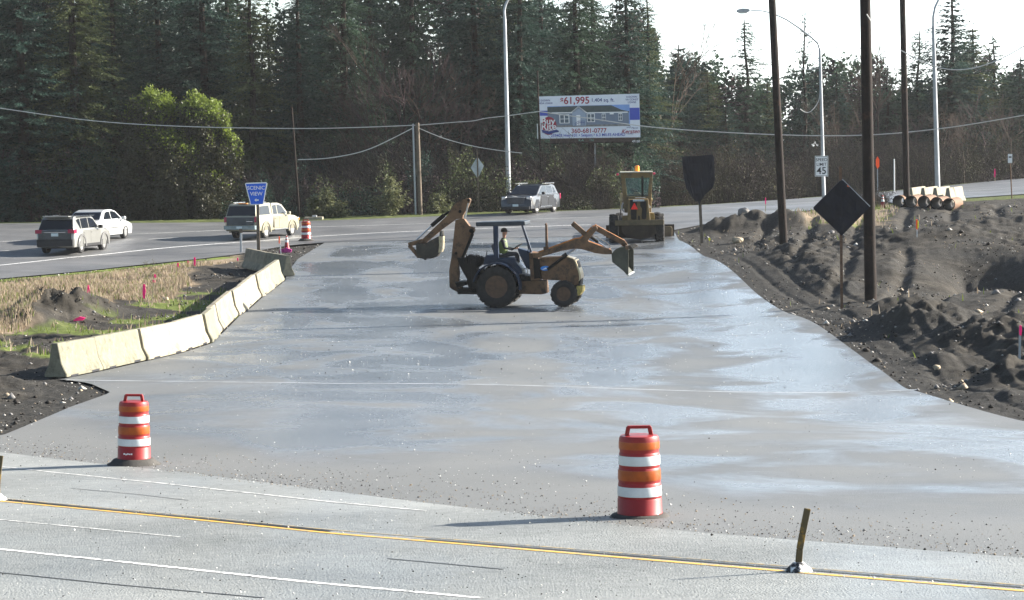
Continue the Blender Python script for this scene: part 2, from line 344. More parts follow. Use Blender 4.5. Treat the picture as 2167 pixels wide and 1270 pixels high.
mound(1870, 560, .25, 1.5, 3); mound(1730, 560, .25, 1.4, 4); mound(1760, 600, .3, .8, 3.5); mound(1680, 540, .2, .9, 4); mound(1850, 690, .15, .9, 2)
mound(2050, 790, -.25, 1.0, 1.5); mound(1990, 760, .2, .8, 1.2); mound(2090, 840, .18, 1.2, 1.2)
mound(30, 760, .22, 1.2, 1.6); mound(10, 815, .2, .8, 1.0); mound(100, 735, .15, .8, 1.6); mound(15, 835, .12, .5, .7)
def G(x, y, detail=True):
    x = np.atleast_1d(np.asarray(x, float)); y = np.atleast_1d(np.asarray(y, float))
    z = base(x, y)
    s = np.minimum(np.minimum(sdist(PM, x, y), sdist(PHt, x, y)), sdist(PNt, x, y))
    o = sst(.05, 1.6, s)
    lump = 1 + .55 * fbm(x * 1.7, y * 1.2, 4, 51, .6)
    for mx, my, h, rx, ry in MOUNDS: z = z + o * h * (lump if h > 0 else 1) * np.exp(-((x - mx) / rx) ** 2 - ((y - my) / ry) ** 2)
    if detail:
        right = sst(6, 12, x) * sst(130, 118, y) * sst(35, 48, y)
        left = sst(-6, -9, x) * sst(92, 85, y)
        rough = np.clip(right * .85 + left * .5, .12, 1)
        gr = sst(.3, -.3, np.minimum(sdist(GRASS, x, y), sdist(VERGE, x, y)))
        rough = rough * (1 - .75 * gr)
        sm = 1 - .85 * sst(.30, .52, vn(x * .22, y * .13, 77))      # graded, driven patches between rough ones
        rough = rough * sm
        n = fbm(x * .45, y * .25, 3, 3) * .36 + (1 - np.abs(fbm(x * 1.3, y * .6, 3, 9))) ** 3 * .20 - .10 + fbm(x * 3.1, y * 1.6, 4, 21, .65) * .13
        # wheel ruts sweeping over the fill
        u = x * .80 - y * .22 + 1.6 * np.sin(y * .055 + x * .03)
        rut = np.maximum(0, np.sin(u * 3.3)) ** 3 * .20 * sst(.35, .5, vn(x * .15 + 4, y * .07, 40))
        fade = np.where(x > 0, sst(1.0, 3.6, s), sst(.1, 2.0, s))
        sh = np.where(x > 4, np.maximum(0, np.sin(s * 7.5 + .8 * np.sin(y * .16) + 1.2 * np.sin(y * .07))) ** 2 * .055 * sst(.25, .7, s) * sst(4.2, 2.6, s), 0) * sst(112, 95, y)
        z = z + fade * rough * n - right * sst(1.5, 3, s) * rut - sh
        z = z + sst(0, .5, s) * fbm(x * 5, y * 4, 2, 60) * .035 * (1 - gr * .6)
    return z - .03 - .14 * sst(0, .5, -s)
def gz(x, y): return float(G(x, y)[0])
def on(px, py):
    """where the sight line through a pixel meets the ground, lifted onto the detailed surface"""
    p = hit(px, py); x, y = p.x, p.y
    s = min(float(sdist(q, np.array([x]), np.array([y]))[0]) for q in (PM, PHt, PNt))
    return Vector((x, y, float(base(x, y)) + .02 if s < 0 else gz(x, y)))
def col_at(px, d, py=450):
    x = ray(px, py).x * d; return Vector((x, d, gz(x, d)))
def rz(z, px, d):
    """image row of a height z at column px, depth d"""
    r0 = pd(px, 400, d).z; r1 = pd(px, 500, d).z; return 400 + (z - r0) / (r1 - r0) * 100
def ppm(p): return F / p.y
# ------------------------------------------------------------------ ground materials
def ground_mat():
    m = bpy.data.materials.new('soil'); m.use_nodes = True
    nt = m.node_tree; b = nt.nodes['Principled BSDF']; L = nt.links.new
    b.inputs['Roughness'].default_value = .9; b.inputs['Specular IOR Level'].default_value = .08
    tc = nt.nodes.new('ShaderNodeTexCoord'); at = nt.nodes.new('ShaderNodeAttribute'); at.attribute_name = 'zone'
    def noise(s, d=6, r=.65):
        n = nt.nodes.new('ShaderNodeTexNoise'); n.inputs['Scale'].default_value = s; n.inputs['Detail'].default_value = d; n.inputs['Roughness'].default_value = r
        L(tc.outputs['Object'], n.inputs['Vector']); return n
    def ramp(src, stops):
        r = nt.nodes.new('ShaderNodeValToRGB'); e = r.color_ramp.elements
        e[0].position, e[0].color = stops[0][0], (*stops[0][1], 1); e[1].position, e[1].color = stops[-1][0], (*stops[-1][1], 1)
        for p, c in stops[1:-1]: x = e.new(p); x.color = (*c, 1)
        L(src, r.inputs['Fac']); return r
    def mix(f, a, c):
        mx = nt.nodes.new('ShaderNodeMix'); mx.data_type = 'RGBA'; L(f, mx.inputs[0]); L(a, mx.inputs[6]); L(c, mx.inputs[7]); return mx.outputs[2]
    soil = ramp(noise(1.2).outputs['Fac'], [(.3, (.017, .015, .012)), (.5, (.040, .036, .030)), (.72, (.082, .074, .062))])
    grav = ramp(noise(11, 8, .85).outputs['Fac'], [(.35, (.015, .014, .013)), (.55, (.046, .044, .040)), (.70, (.13, .122, .108))])
    c = mix(ramp(noise(.35, 5).outputs['Fac'], [(.42, (0, 0, 0)), (.6, (.9, .9, .9))]).outputs[0], soil.outputs[0], grav.outputs[0])
    straw = ramp(noise(2.2, 7, .75).outputs['Fac'], [(.3, (.13, .10, .065)), (.5, (.23, .18, .125)), (.7, (.32, .26, .19))])
    green = ramp(noise(1.7, 6, .75).outputs['Fac'], [(.3, (.07, .08, .03)), (.5, (.12, .16, .035)), (.7, (.22, .25, .07))])
    sp = nt.nodes.new('ShaderNodeSeparateColor'); L(at.outputs['Color'], sp.inputs[0])
    c = mix(sp.outputs[2], c, grav.outputs[0]); c = mix(sp.outputs[0], c, straw.outputs[0]); c = mix(sp.outputs[1], c, green.outputs[0])
    L(c, b.inputs['Base Color'])
    n = noise(16, 6, .8); bp = nt.nodes.new('ShaderNodeBump'); bp.inputs['Strength'].default_value = .8; bp.inputs['Distance'].default_value = .05
    L(n.outputs['Fac'], bp.inputs['Height']); L(bp.outputs[0], b.inputs['Normal'])
    return m
us = np.r_[-2, -1.2, -.8, -.55, -.4, -.32, np.linspace(-.27, .27, 560), .32, .4, .55, .8, 1.2, 2]
ds = np.r_[1, 4, 8, 12, 16, 20, 24, 28, 32, np.geomspace(35, 150, 620), np.linspace(151, 232, 60), 260, 320, 450, 700]
U, D = np.meshgrid(us, ds); X = U * D; Y = D
Z = G(X.ravel(), Y.ravel()).reshape(X.shape)
nr, nc = X.shape
idx = np.arange(nr * nc).reshape(nr, nc)
FQ = np.stack([idx[:-1, :-1], idx[:-1, 1:], idx[1:, 1:], idx[1:, :-1]], -1).reshape(-1, 4)
soil = ground_mat()
gr = np_mesh('ground', np.stack([X, Y, Z], -1), FQ, soil, smooth=True, kind='structure', label='dark soil, gravel and rough grass verges around the roads')
at = gr.data.color_attributes.new('zone', 'FLOAT_COLOR', 'POINT')
x, y = X.ravel(), Y.ravel()
wob = fbm(x * .9, y * .7, 3, 5) * .9
straw = sst(.35, -.35, sdist(GRASS, x, y) + wob)
straw = np.maximum(straw, .8 * sst(.5, -.5, sdist(VERGE, x, y) + wob))
hn = sdist(PHt, x, y)
green = sst(1.1, .35, hn + wob * .6) * (hn > 0) * (x < 0) * (y < 110) + sst(.3, -.3, sdist(GREEN2, x, y) + wob) + .8 * sst(.62, .72, vn(x * .7, y * .5, 90)) * (x < -6) * (y > 60) * (y < 95) * sst(.5, .1, straw)
green = np.clip(green + .7 * sst(.55, .7, vn(x * .5, y * .4, 91)) * (sdist(VERGE, x, y) < .2) + (hn > 0) * (y > 136) * .5, 0, 1)
sm = sdist(PM, x, y)
green *= 1 - np.clip(sum(np.exp(-((x - m_[0]) / (m_[3] * 1.3)) ** 2 - ((y - m_[1]) / (m_[4] * 1.3)) ** 2) for m_ in MOUNDS[:4]), 0, 1)
straw *= 1 - np.clip(sum(np.exp(-((x - m_[0]) / (m_[3] * 1.1)) ** 2 - ((y - m_[1]) / (m_[4] * 1.1)) ** 2) for m_ in MOUNDS[:4]), 0, 1)
gravel = sst(1.9, 1.1, sm + wob * .3) * (sm > -.5)
at.data.foreach_set('color', np.stack([np.clip(straw, 0, 1), green, gravel, np.ones_like(x)], -1).astype(np.float32).ravel())

def sheet(name, A, B, n, m, off, mt, **k):
    """surface ruled between two plan lines, laid on the ground"""
    a = resample(A, n) if len(A) != n else np.array(A); b = resample(B, n) if len(B) != n else np.array(B)
    t = np.linspace(0, 1, m)[None, :, None]; Q = a[:, None, :] * (1 - t) + b[:, None, :] * t
    z = base(Q[..., 0].ravel(), Q[..., 1].ravel()).reshape(Q.shape[:2]) + off
    V = np.concatenate([Q, z[..., None]], -1); i = np.arange(n * m).reshape(n, m)
    f = np.stack([i[:-1, :-1], i[:-1, 1:], i[1:, 1:], i[1:, :-1]], -1).reshape(-1, 4)
    o = np_mesh(name, V, f, mt, smooth=True, **k)
    if o.data.polygons[0].normal.z < 0: o.data.flip_normals()
    return o
A_new = asphalt('fresh_asphalt', (.060, .070, .082), (.14, .15, .158), .16, .55, .30, (1, .8), .35, .7, (.46, .60), wheel=True, tmix=.25)  # blue in the base colours paints in the reflected sky
A_new2 = asphalt('fresh_asphalt_second_lift', (.070, .079, .090), (.16, .167, .173), .20, .58, .30, (1, .8), .45, .8, (.47, .63), wheel=True, tmix=.25, dry=tuple(np.polyfit(Nf[20:60, 0], Nf[20:60, 1], 1)))
A_hwy = asphalt('highway_asphalt', (.075, .078, .082), (.15, .15, .15), .40, .55, .1, (1, 1), .4, .6, spec=.4, tmix=.1)
A_near = asphalt('old_asphalt', (.11, .118, .116), (.30, .31, .30), .40, .6, .3, (.6, 1), .8, 1.0, track=.8, tmix=.7, spec=.5)
ys = np.r_[np.arange(16, 60, .8), np.arange(60, 118.6, 1.2)]
def xat(E, y, far): e = np.array(E); o = np.argsort(e[:, 1]); return np.interp(y, e[o, 1], e[o, 0])
# the joint across the new paving
J = [hit(*p)[:2] for p in [(-300, 800), (140, 803), (280, 805), (700, 811), (1200, 818), (1950, 824), (2300, 828)]]
Ju = np.array([p[0] / p[1] for p in J]); Jy = np.array([p[1] for p in J])
def edge_rows(y0, y1, n):
    yy = np.linspace(y0, y1, n); return np.c_[xat(ML, yy, 0), yy], np.c_[xat(MR, yy, 0), yy]
# far part: rows start at the joint line
t = np.linspace(0, 1, 120)
def row(jl, jr, yend, side, E):
    out = []
    for s in t:
        y = jl + (yend - jl) * s; out.append((float(xat(E, np.array([y]), 0)[0]), y))
    return np.array(out)
jl, jr = hit(125, 803).y, hit(1950, 824).y
far = sheet('construction_pavement', row(jl, jl, 126.0, 0, ML), row(jr, jr, 126.0, 0, MR), 120, 60, -.004, A_new, kind='structure', label='freshly laid asphalt tinted with the blue of reflected sky, with damp streaks')
jN = np.array([(float(xat(ML, np.array([jl]), 0)[0]), jl)] + [h for h in [hit(p, q)[:2] for p, q in [(500, 808), (1000, 815), (1500, 820)]]] + [(float(xat(MR, np.array([jr]), 0)[0]), jr)])
n_ = 70
rowsL = np.array([(float(xat(ML, np.array([v]), 0)[0]), v) for v in np.linspace(jl + .02, 16, n_)])
rowsR = np.array([(float(xat(MR, np.array([v]), 0)[0]), v) for v in np.linspace(jr + .02, 16, n_)])
near = sheet('construction_pavement', rowsL, rowsR, n_, 90, .014, A_new2, kind='structure', label='lighter asphalt apron in front of the paving joint')
hw = sheet('highway', Hn, Hf, 230, 30, .010, A_hwy, kind='structure', label='grey highway curving past the wood')
jb = MB()
nl = np.vstack([[(Nf[0][0] - 5, Nf[0][1])], Nf])
nr_ = sheet('near_road', Nf, np.c_[np.linspace(-40, 40, 60), np.full(60, 6.0)], 90, 80, .020, A_near, kind='structure', label='worn grey road in the foreground')

# ------------------------------------------------------------------ painted lines
def paint(name, col, rough=.6, lo=.38, hi=.5, base_=(.20, .205, .20)): return mat(name, base_, rough, col2=col, vscale=9, lo=lo, hi=hi)
WH = paint('white_road_paint', (.80, .80, .78)); WHf = paint('faded_white_paint', (.60, .60, .58), lo=.38, hi=.58)
YE = paint('yellow_road_paint', (.62, .36, .06), lo=.32, hi=.50); YEf = paint('faded_yellow_paint', (.45, .33, .14), lo=.42, hi=.6)
TAR = mat('tar', (.012, .012, .013), .5)
def stripe(pts, w, m, off, name='lane_line', seg=60, label=None, pts_plan=None):
    p = smooth_line(pl(pts) if pts_plan is None else pts_plan, seg, 3)
    d = np.gradient(p, axis=0); nrm = np.c_[-d[:, 1], d[:, 0]] / np.hypot(*d.T)[:, None]
    return sheet(name, p - nrm * w / 2, p + nrm * w / 2, seg, 3, off, m, kind='structure', label=label)
NO = .024
stripe([(-60, 983), (0, 990), (350, 1027), (700, 1066), (900, 1085)], .07, WHf, NO, label='thin worn white line at the far side of the near road')
stripe([(-60, 1059), (0, 1064), (700, 1133), (1400, 1192), (2167, 1256), (2250, 1263)], .085, YE, NO, label='solid yellow line on the near road')
stripe([(-60, 1053), (0, 1058), (700, 1126), (1400, 1182), (2167, 1244), (2250, 1251)], .035, YEf, NO, label='faded second yellow line beside the solid one')
stripe([(0, 1060.5), (300, 1090), (700, 1129)], .06, TAR, NO + .003, label='cracked tar seam between the yellow lines')
stripe([(900, 1146), (1400, 1186.5), (2167, 1249)], .05, TAR, NO + .003, label='cracked tar seam between the yellow lines, right part')
stripe([(-60, 1099), (0, 1104), (380, 1141)], .05, WHf, NO, label='short faint white line on the near road')
stripe([(-60, 1160), (0, 1167), (350, 1204), (650, 1237), (1020, 1271)], .075, WH, NO, label='white line low on the near road')
stripe([(-60, 1212), (0, 1217), (250, 1243), (560, 1271)], .028, TAR, NO, label='dark crack low on the near road')
stripe([(820, 1187), (940, 1198), (1065, 1210)], .03, TAR, NO, label='short dark streak on the near road')
stripe([(150, 1037), (290, 1050), (400, 1063)], .02, TAR, NO, label='hairline crack on the near road')
HO = .014
stripe([(-60, 567), (0, 562), (150, 545), (300, 530), (510, 513), (640, 502), (800, 493), (980, 486), (1250, 476)], .16, WH, HO, label='white edge line of the highway')
stripe([(-60, 515), (0, 512), (87, 508), (275, 496), (480, 487), (640, 481), (950, 472), (1300, 459)], .15, WHf, HO, label='white lane line of the highway')
for q in [[(0, 532), (20, 531)], [(313, 507), (378, 503)], [(120, 522), (190, 517)]]: stripe(q, .14, WHf, HO, seg=12, label='short white dash on the highway')
stripe([(1640, 434), (1900, 414), (2167, 396), (2250, 391)], .15, WHf, HO, label='white lane line on the far right of the highway')
# skid and joint marks on the new paving
stripe([(140, 805.5), (280, 807.5), (700, 813), (1200, 820), (1940, 826)], .11, mat('pale_joint', (.18, .185, .19), .4, col2=(.46, .48, .50), vscale=1.3, lo=.3, hi=.55), .018, label='pale joint across the new paving', seg=100)

# ------------------------------------------------------------------ loose stuff on the ground
rng = np.random.default_rng(5)
def rocks(name, pts, sizes, mats, mi, label, cat='gravel', kind='stuff'):
    """little faceted stones"""
    o8 = np.array([(1, 0, 0), (-1, 0, 0), (0, 1, 0), (0, -1, 0), (0, 0, 1), (0, 0, -.6)], float)
    f8 = np.array([(0, 2, 4), (2, 1, 4), (1, 3, 4), (3, 0, 4), (2, 0, 5), (1, 2, 5), (3, 1, 5), (0, 3, 5)])
    n = len(pts); a = rng.uniform(0, 6.28, n)
    V = o8[None] * rng.uniform(.6, 1.25, (n, 6, 3)); c, s = np.cos(a)[:, None], np.sin(a)[:, None]
    V = np.stack([V[..., 0] * c - V[..., 1] * s, V[..., 0] * s + V[..., 1] * c, V[..., 2] * .75], -1) * np.asarray(sizes)[:, None, None] + pts[:, None, :]
    Fc = (f8[None] + 6 * np.arange(n)[:, None, None]).reshape(-1, 3)
    return np_mesh(name, V, Fc, mats, mi=np.repeat(mi, 8), kind=kind, label=label, category=None) if False else tag(np_mesh(name, V, Fc, mats, mi=np.repeat(mi, 8)), label, cat, None, kind)
GLINT = mat('glint_white_grit', (.75, .74, .70), .4, var=.1)  # near-white grit that also paints the glints on the asphalt
STL = mat('pale_stone', (.42, .40, .36), .55, var=.3, vscale=.8); STM = mat('grey_stone', (.16, .155, .15), .7, var=.3, vscale=.8)
STD = mat('dark_clod', (.018, .015, .012), .85, var=.4, vscale=1.5); STB = mat('buff_stone', (.30, .24, .17), .7)
def scatter(n, x0, x1, y0, y1, power=1.0):
    y = y0 + (y1 - y0) * rng.random(n) ** power; u = rng.uniform(x0, x1, n); return u * y, y
# crumbs on the new paving
x, y = scatter(9000, -.22, .22, 16, 62, 1.2); s = sdist(PM, x, y); sN = sdist(PNt, x, y)
dens = vn(x * .5, y * .3, 12); edge = np.exp(-np.abs(sN) / 1.1)
k = (rng.random(len(x)) < .12 + .6 * sst(.45, .7, dens) + .9 * edge + .12 * (sN < 0)) & ((s < 0) | (sN < 0)); x, y = x[k], y[k]
sz = rng.lognormal(-5.15, .45, len(x)); sz = np.clip(sz, .003, .022)
P = np.c_[x, y, base(x, y) + .03 + sz * .3]
rocks('road_crumbs', P, sz, [GLINT, STM, STD], rng.choice(3, len(x), p=[.50, .22, .28]), 'dark grit and pale grit painted as glints, scattered over the asphalt', 'grit')
x, y = scatter(2200, -.15, .12, 55, 118); s = sdist(PM, x, y); k = s < -.2; x, y = x[k], y[k]; sz = np.clip(rng.lognormal(-4.4, .35, len(x)), .01, .05)
rocks('far_crumbs', np.c_[x, y, base(x, y) + .01], sz, [GLINT, STD], rng.choice(2, len(x), p=[.45, .55]), 'dark crumbs and pale glint grit on the damp new paving', 'grit')
x, y = scatter(60000, -.25, .25, 17, 42); sN = sdist(PNt, x, y)
k = (sN > -.15) & (sN < 3.0) & (rng.random(len(x)) < np.exp(-np.maximum(sN, 0) / 1.0) * (.35 + .9 * vn(x * .8, y * .8, 19))); x, y = x[k], y[k]; sz = np.clip(rng.lognormal(-4.9, .4, len(x)), .003, .02)
rocks('gravel_drift', np.c_[x, y, base(x, y) + .02], sz, [STB, STM, STD, GLINT], rng.choice(4, len(x), p=[.30, .36, .28, .06]), 'drift of fine gravel where the new paving meets the near road', 'gravel')
# stones on the soil, both sides
x, y = scatter(48000, -.24, .24, 36, 128, .8); s = np.minimum(np.minimum(sdist(PM, x, y), sdist(PHt, x, y)), sdist(PNt, x, y))
g_ = np.minimum(sdist(GRASS, x, y), sdist(VERGE, x, y))
k = (s > .02) & ((g_ > .1) | (rng.random(len(x)) < .05)) & (rng.random(len(x)) < .08 + .9 * sst(.5, .75, vn(x * .5, y * .35, 31)) + .5 * np.exp(-s)); x, y = x[k], y[k]
sz = np.clip(rng.lognormal(-3.55, .55, len(x)), .012, .16); z = G(x, y)
rocks('soil_stones', np.c_[x, y, z + sz * .15], sz, [STL, STM, STD, STB], rng.choice(4, len(x), p=[.09, .30, .53, .08]), 'stones and clods lying in the dug soil', 'stones')
# dry grass
def blades(name, x, y, h, w, mats, label, cat, lean=.5, mi=None, z=None, nseg=1):
    n = len(x); z = G(x, y) if z is None else z; a = rng.uniform(0, 6.28, n); l = rng.uniform(0, lean, n) * h; b = rng.uniform(-1, 1, n)
    ox, oy = np.cos(a) * l, np.sin(a) * l; wx, wy = np.cos(b) * w, np.sin(b) * w
    V = np.stack([np.c_[x - wx, y - wy, z - .02], np.c_[x + wx, y + wy, z - .02], np.c_[x + ox * .5 + wx * .7, y + oy * .5 + wy * .7, z + h * .6], np.c_[x + ox, y + oy, z + h], np.c_[x + ox * .5 - wx * .7, y + oy * .5 - wy * .7, z + h * .6]], 1)
    i = np.arange(n)[:, None] * 5; Fc = np.concatenate([i + [[0, 1, 2, 4]]], 0); T = i + [[4, 2, 3, 3]]
    me = np_mesh(name, V, np.concatenate([i + [[0, 1, 2]], i + [[0, 2, 4]], i + [[4, 2, 3]]]), mats, mi=None if mi is None else np.tile(mi, 3))
    return tag(me, label, cat, None, 'stuff')
STRAW = [mat('straw', (.27, .21, .145), .8, var=.3, vscale=.9, trans=.35), mat('straw_pale', (.38, .31, .225), .8, var=.25, vscale=.9, trans=.35), mat('grass_green', (.13, .17, .035), .7, var=.3, vscale=.9, trans=.4)]
x, y = scatter(110000, -.24, -.08, 68, 106); g_ = sdist(GRASS, x, y) + fbm(x * .9, y * .7, 3, 5) * .5; hh = sdist(PHt, x, y)
k = (g_ < 0) & (hh > .15) & (rng.random(len(x)) < .25 + .75 * sst(.35, .6, vn(x * .9, y * .6, 8))); x, y, hh = x[k], y[k], hh[k]
h = rng.uniform(.08, .26, len(x)) * (.5 + vn(x * .6, y * .5, 4)) * np.clip(hh / 3, .35, 1)
mi = np.where(rng.random(len(x)) < .12 + .7 * (hh < 1.2), 2, rng.integers(0, 2, len(x)))
blades('dry_grass', x, y, h, .016, STRAW, 'dry straw coloured grass in the wedge beside the highway', 'grass', .6, mi)
x, y = scatter(26000, -.24, .24, 60, 135); s = np.minimum(sdist(PM, x, y), sdist(PHt, x, y))
k = (s > .1) & (((sdist(VERGE, x, y) < .6) & (rng.random(len(x)) < .9)) | ((x < 0) & (sdist(GREEN2, x, y) < .5)) | ((x < -6) & (y < 92) & (rng.random(len(x)) < .8 * sst(.58, .7, vn(x * .7, y * .5, 90)))) | ((x > 0) & (rng.random(len(x)) < .05 * sst(.6, .75, vn(x * .6, y * .4, 66)))))
x, y = x[k], y[k]
blades('verge_grass', x, y, rng.uniform(.08, .3, len(x)), .02, STRAW, 'sparse green and straw grass on the disturbed verges', 'grass', .7, rng.choice(3, len(x), p=[.25, .3, .45]))
# ------------------------------------------------------------------ trees
BARK = mat('bark', (.028, .022, .018), .9, spec=.1, var=.35, vscale=4, bump=.5); BARKG = mat('grey_bark', (.12, .11, .10), .85, var=.35, vscale=3)
NEED = [mat('needles_blue', (.025, .052, .040), spec=.12, rough=.6, var=.45, vscale=.55, trans=.25), mat('needles_green', (.036, .066, .040), spec=.12, rough=.6, var=.45, vscale=.55, trans=.25), mat('needles_olive', (.070, .086, .036), spec=.12, rough=.6, var=.4, vscale=.6, trans=.3)]
PINE = mat('young_pine_needles', (.13, .14, .06), .6, var=.35, vscale=1.4, trans=.3)
TWIG = mat('twigs', (.060, .045, .036), spec=.12, rough=.85, var=.35, vscale=.7); TWIGP = mat('purple_twigs', (.042, .028, .030), spec=.12, rough=.85, var=.35, vscale=.7)
TWIGL = mat('pale_twigs', (.14, .115, .09), spec=.12, rough=.8, var=.35, vscale=.9)
LEAF_SUNLIT = mat('madrone_sunlit_leaf', (.15, .20, .032), .55, var=.35, vscale=.5, trans=.4); LEAF_SHADED = mat('madrone_shaded_leaf', (.045, .045, .022), .5, var=.4, vscale=.6, trans=.2)
UND = mat('undergrowth_leaf', (.035, .036, .02), spec=.12, rough=.7, var=.5, vscale=.5, trans=.2)
TWIGO = mat('olive_twigs', (.075, .07, .038), spec=.12, rough=.85, var=.35, vscale=.7)
def sprays(P, T, S, W):
    """diamond shaped leaf sprays at P, pointing along T (unit), side vectors S (unit), lengths |W|"""
    L_, w_ = W
    V = np.stack([P, P + T * (L_ * .45)[:, None] + S * w_[:, None], P + T * L_[:, None], P + T * (L_ * .45)[:, None] - S * w_[:, None]], 1)
    i = np.arange(len(P))[:, None] * 4
    return V.reshape(-1, 3), i + np.array([[0, 1, 2, 3]])
def unit(v): return v / np.maximum(np.linalg.norm(v, axis=1, keepdims=True), 1e-9)
def conifer_mesh(h, r, seed, mt, lo=.06, dens=1.0, droop=.35, openness=.0, sp=.42, step=.20):
    rs = np.random.default_rng(seed); Ps, Ts, Ss, Ls, Ws = [], [], [], [], []
    z = h * lo
    while z < h * .985:
        tt = (z - h * lo) / (h * (1 - lo)); R = r * (1 - tt) ** .85 * (1 if tt > .12 else .72 + tt * 2.3)
        nb = max(3, int(rs.integers(4, 8) * dens))
        for b in range(nb):
            if rs.random() < openness: continue
            a = rs.uniform(0, 6.283); L = R * rs.uniform(.55, 1.15) + .15; n = max(3, int(L / step))
            s = np.linspace(.12, 1, n); up = (.25 * tt + rs.uniform(-.1, .15))
            x = np.cos(a) * L * s; y = np.sin(a) * L * s; zz = z + L * (up * s - droop * s ** 2 * rs.uniform(.6, 1.4) + .12 * s ** 4)
            axis = np.array([math.cos(a), math.sin(a), 0]); side = np.array([-math.sin(a), math.cos(a), 0])
            for sg in (-1, 1, 0, 0):
                m = n; jit = rs.normal(0, .06, (m, 3))
                P = np.c_[x, y, zz] + jit
                T = axis[None] * rs.uniform(.3, 1.0, (m, 1)) + side[None] * (sg * rs.uniform(.4, 1.2, (m, 1)) + rs.normal(0, .25, (m, 1))) + np.array([[0, 0, 1]]) * rs.uniform(-.9, .15, (m, 1))
                T = unit(T); S = unit(np.cross(T, unit(np.array([[0, 0, 1.]]) + rs.normal(0, .7, (m, 3)))))
                l = sp * (1.15 - .55 * s) * rs.uniform(.6, 1.3, m) * (1 - .35 * tt)
                Ps.append(P); Ts.append(T); Ss.append(S); Ls.append(l); Ws.append(l * rs.uniform(.13, .24, m))
        z += rs.uniform(.22, .42) * (1.0 if h > 8 else .5)
    V, Fc = sprays(np.vstack(Ps), np.vstack(Ts), np.vstack(Ss), (np.concatenate(Ls), np.concatenate(Ws)))
    return V, Fc
def trunk_obj(h, r, seed, parent, m=None, limbs=True):
    rs = random.Random(seed); b = MB(); p = Vector((0, 0, -.4)); k = 6
    for i in range(k):
        q = Vector((rs.uniform(-.1, .1), rs.uniform(-.1, .1), h * (i + 1) / k)); b.tube(p, q, r * (1 - i / k) + .03, r * (1 - (i + 1) / k) + .03, 8, False); p = q
    if limbs:
        for i in range(26):
            z = h * rs.uniform(.08, .85); a = rs.uniform(0, 6.28); L = rs.uniform(1.2, 2.6) * (1 - z / h)
            b.tube((0, 0, z), (math.cos(a) * L, math.sin(a) * L, z + rs.uniform(-.2, .25)), .05, .015, 5, False)
    return b.build('trunk', m or BARK, parent)
CV = []
for i, (h, r, mt, lo, dn, dr, op) in enumerate([(28, 4.4, 0, .04, 1.0, .38, .0), (26, 3.8, 1, .05, .95, .45, .05), (24, 4.8, 0, .03, 1.0, .30, .0), (27, 4.0, 2, .06, .9, .42, .08),
                                                (15, 3.4, 0, .02, 1.15, .25, .0), (16, 3.8, 1, .03, .8, .30, .05), (14, 3.0, 2, .02, 1.1, .28, .0)]):
    V, Fc = conifer_mesh(h, r, 40 + i, mt, lo, dn * 1.6, dr, op, .32, .14)
    o = np_mesh('crown', V, Fc, NEED[mt]); t_ = trunk_obj(h, .30 if h > 20 else .18, i, None)
    CV.append((h, r, o.data, t_.data)); bpy.data.objects.remove(o); bpy.data.objects.remove(t_)
def fir(kind, px, d, pytop, label, fat=1.45, rot=None, group='conifers of the wood behind the highway', name='fir_tree', x=None):
    h, r, cm, tm = CV[kind]; p = col_at(px, d); H = pd(px, pytop, d).z - p.z
    e = empty(name, p, random.uniform(0, 6.28), 1, label=label, cat='tree', group=group)
    e.scale = (H / h * fat, H / h * fat, H / h)
    for nm, me in (('crown', cm), ('trunk', tm)):
        c = bpy.data.objects.new(nm, me); COL.objects.link(c); c.parent = e
    return e
random.seed(11)
ROW1 = [(-40, 152, -330, 0, 'dark fir at the left edge of the picture, behind the highway'), (55, 150, -260, 2, 'broad dark fir in the front of the wood, left of the sedan'),
        (165, 151, -300, 3, 'olive tinged fir directly behind the white sedan'), (250, 156, -200, 1, 'slim fir just left of the bright green madrone'),
        (345, 160, -240, 0, 'tall fir rising straight above the left half of the madrone crown'), (440, 158, -260, 2, 'dark broad fir above the right half of the madrone'),
        (540, 154, -150, 3, 'drooping fir between the madrone and the leaning pole'), (640, 156, -150, 0, 'tall dark fir right behind the thin leaning pole'),
        (735, 160, -250, 1, 'fir between the leaning pole and the paired poles, nearest the pine shrubs'), (1010, 158, -220, 2, 'dark fir behind the back of the small diamond sign'),
        (1105, 156, -220, 0, 'dark fir just right of the tall left street lamp'), (1225, 160, -210, 1, 'fir standing behind the left half of the billboard'),
        (1330, 163, -120, 2, 'broad fir standing behind the right half of the billboard')]
for px, d, pt, kd, lb in ROW1: fir(kd, px, d, pt, lb)
ROW2 = [(5, 172, -350, 1, 'tall back fir whose top shows at the upper left corner'), (110, 176, -330, 0, 'back row fir above the left SUV'), (205, 174, -360, 2, 'back row fir above the sedan'),
        (300, 178, -260, 3, 'back row fir above the left edge of the madrone'), (395, 175, -360, 0, 'back row fir between the two madrone humps'), (490, 178, -160, 1, 'back row fir above the blue sign'),
        (575, 182, 10, 3, 'thin topped fir left of the bright gap of sky'), (690, 175, -180, 2, 'back row fir right of the leaning pole'), (790, 180, -140, 0, 'back fir left of the brown bare trees'),
        (880, 178, -200, 1, 'back fir above the paired poles'), (960, 180, -180, 2, 'back fir above the small diamond sign'), (1060, 182, -240, 3, 'back fir behind the top of the left street lamp'),
        (1150, 178, -200, 0, 'back fir above the left end of the billboard'), (1260, 184, -160, 1, 'back fir above the middle of the billboard'), (1375, 180, -50, 3, 'olive fir at the right edge of the tall wood')]
for px, d, pt, kd, lb in ROW2: fir(kd, px, d, pt, lb)
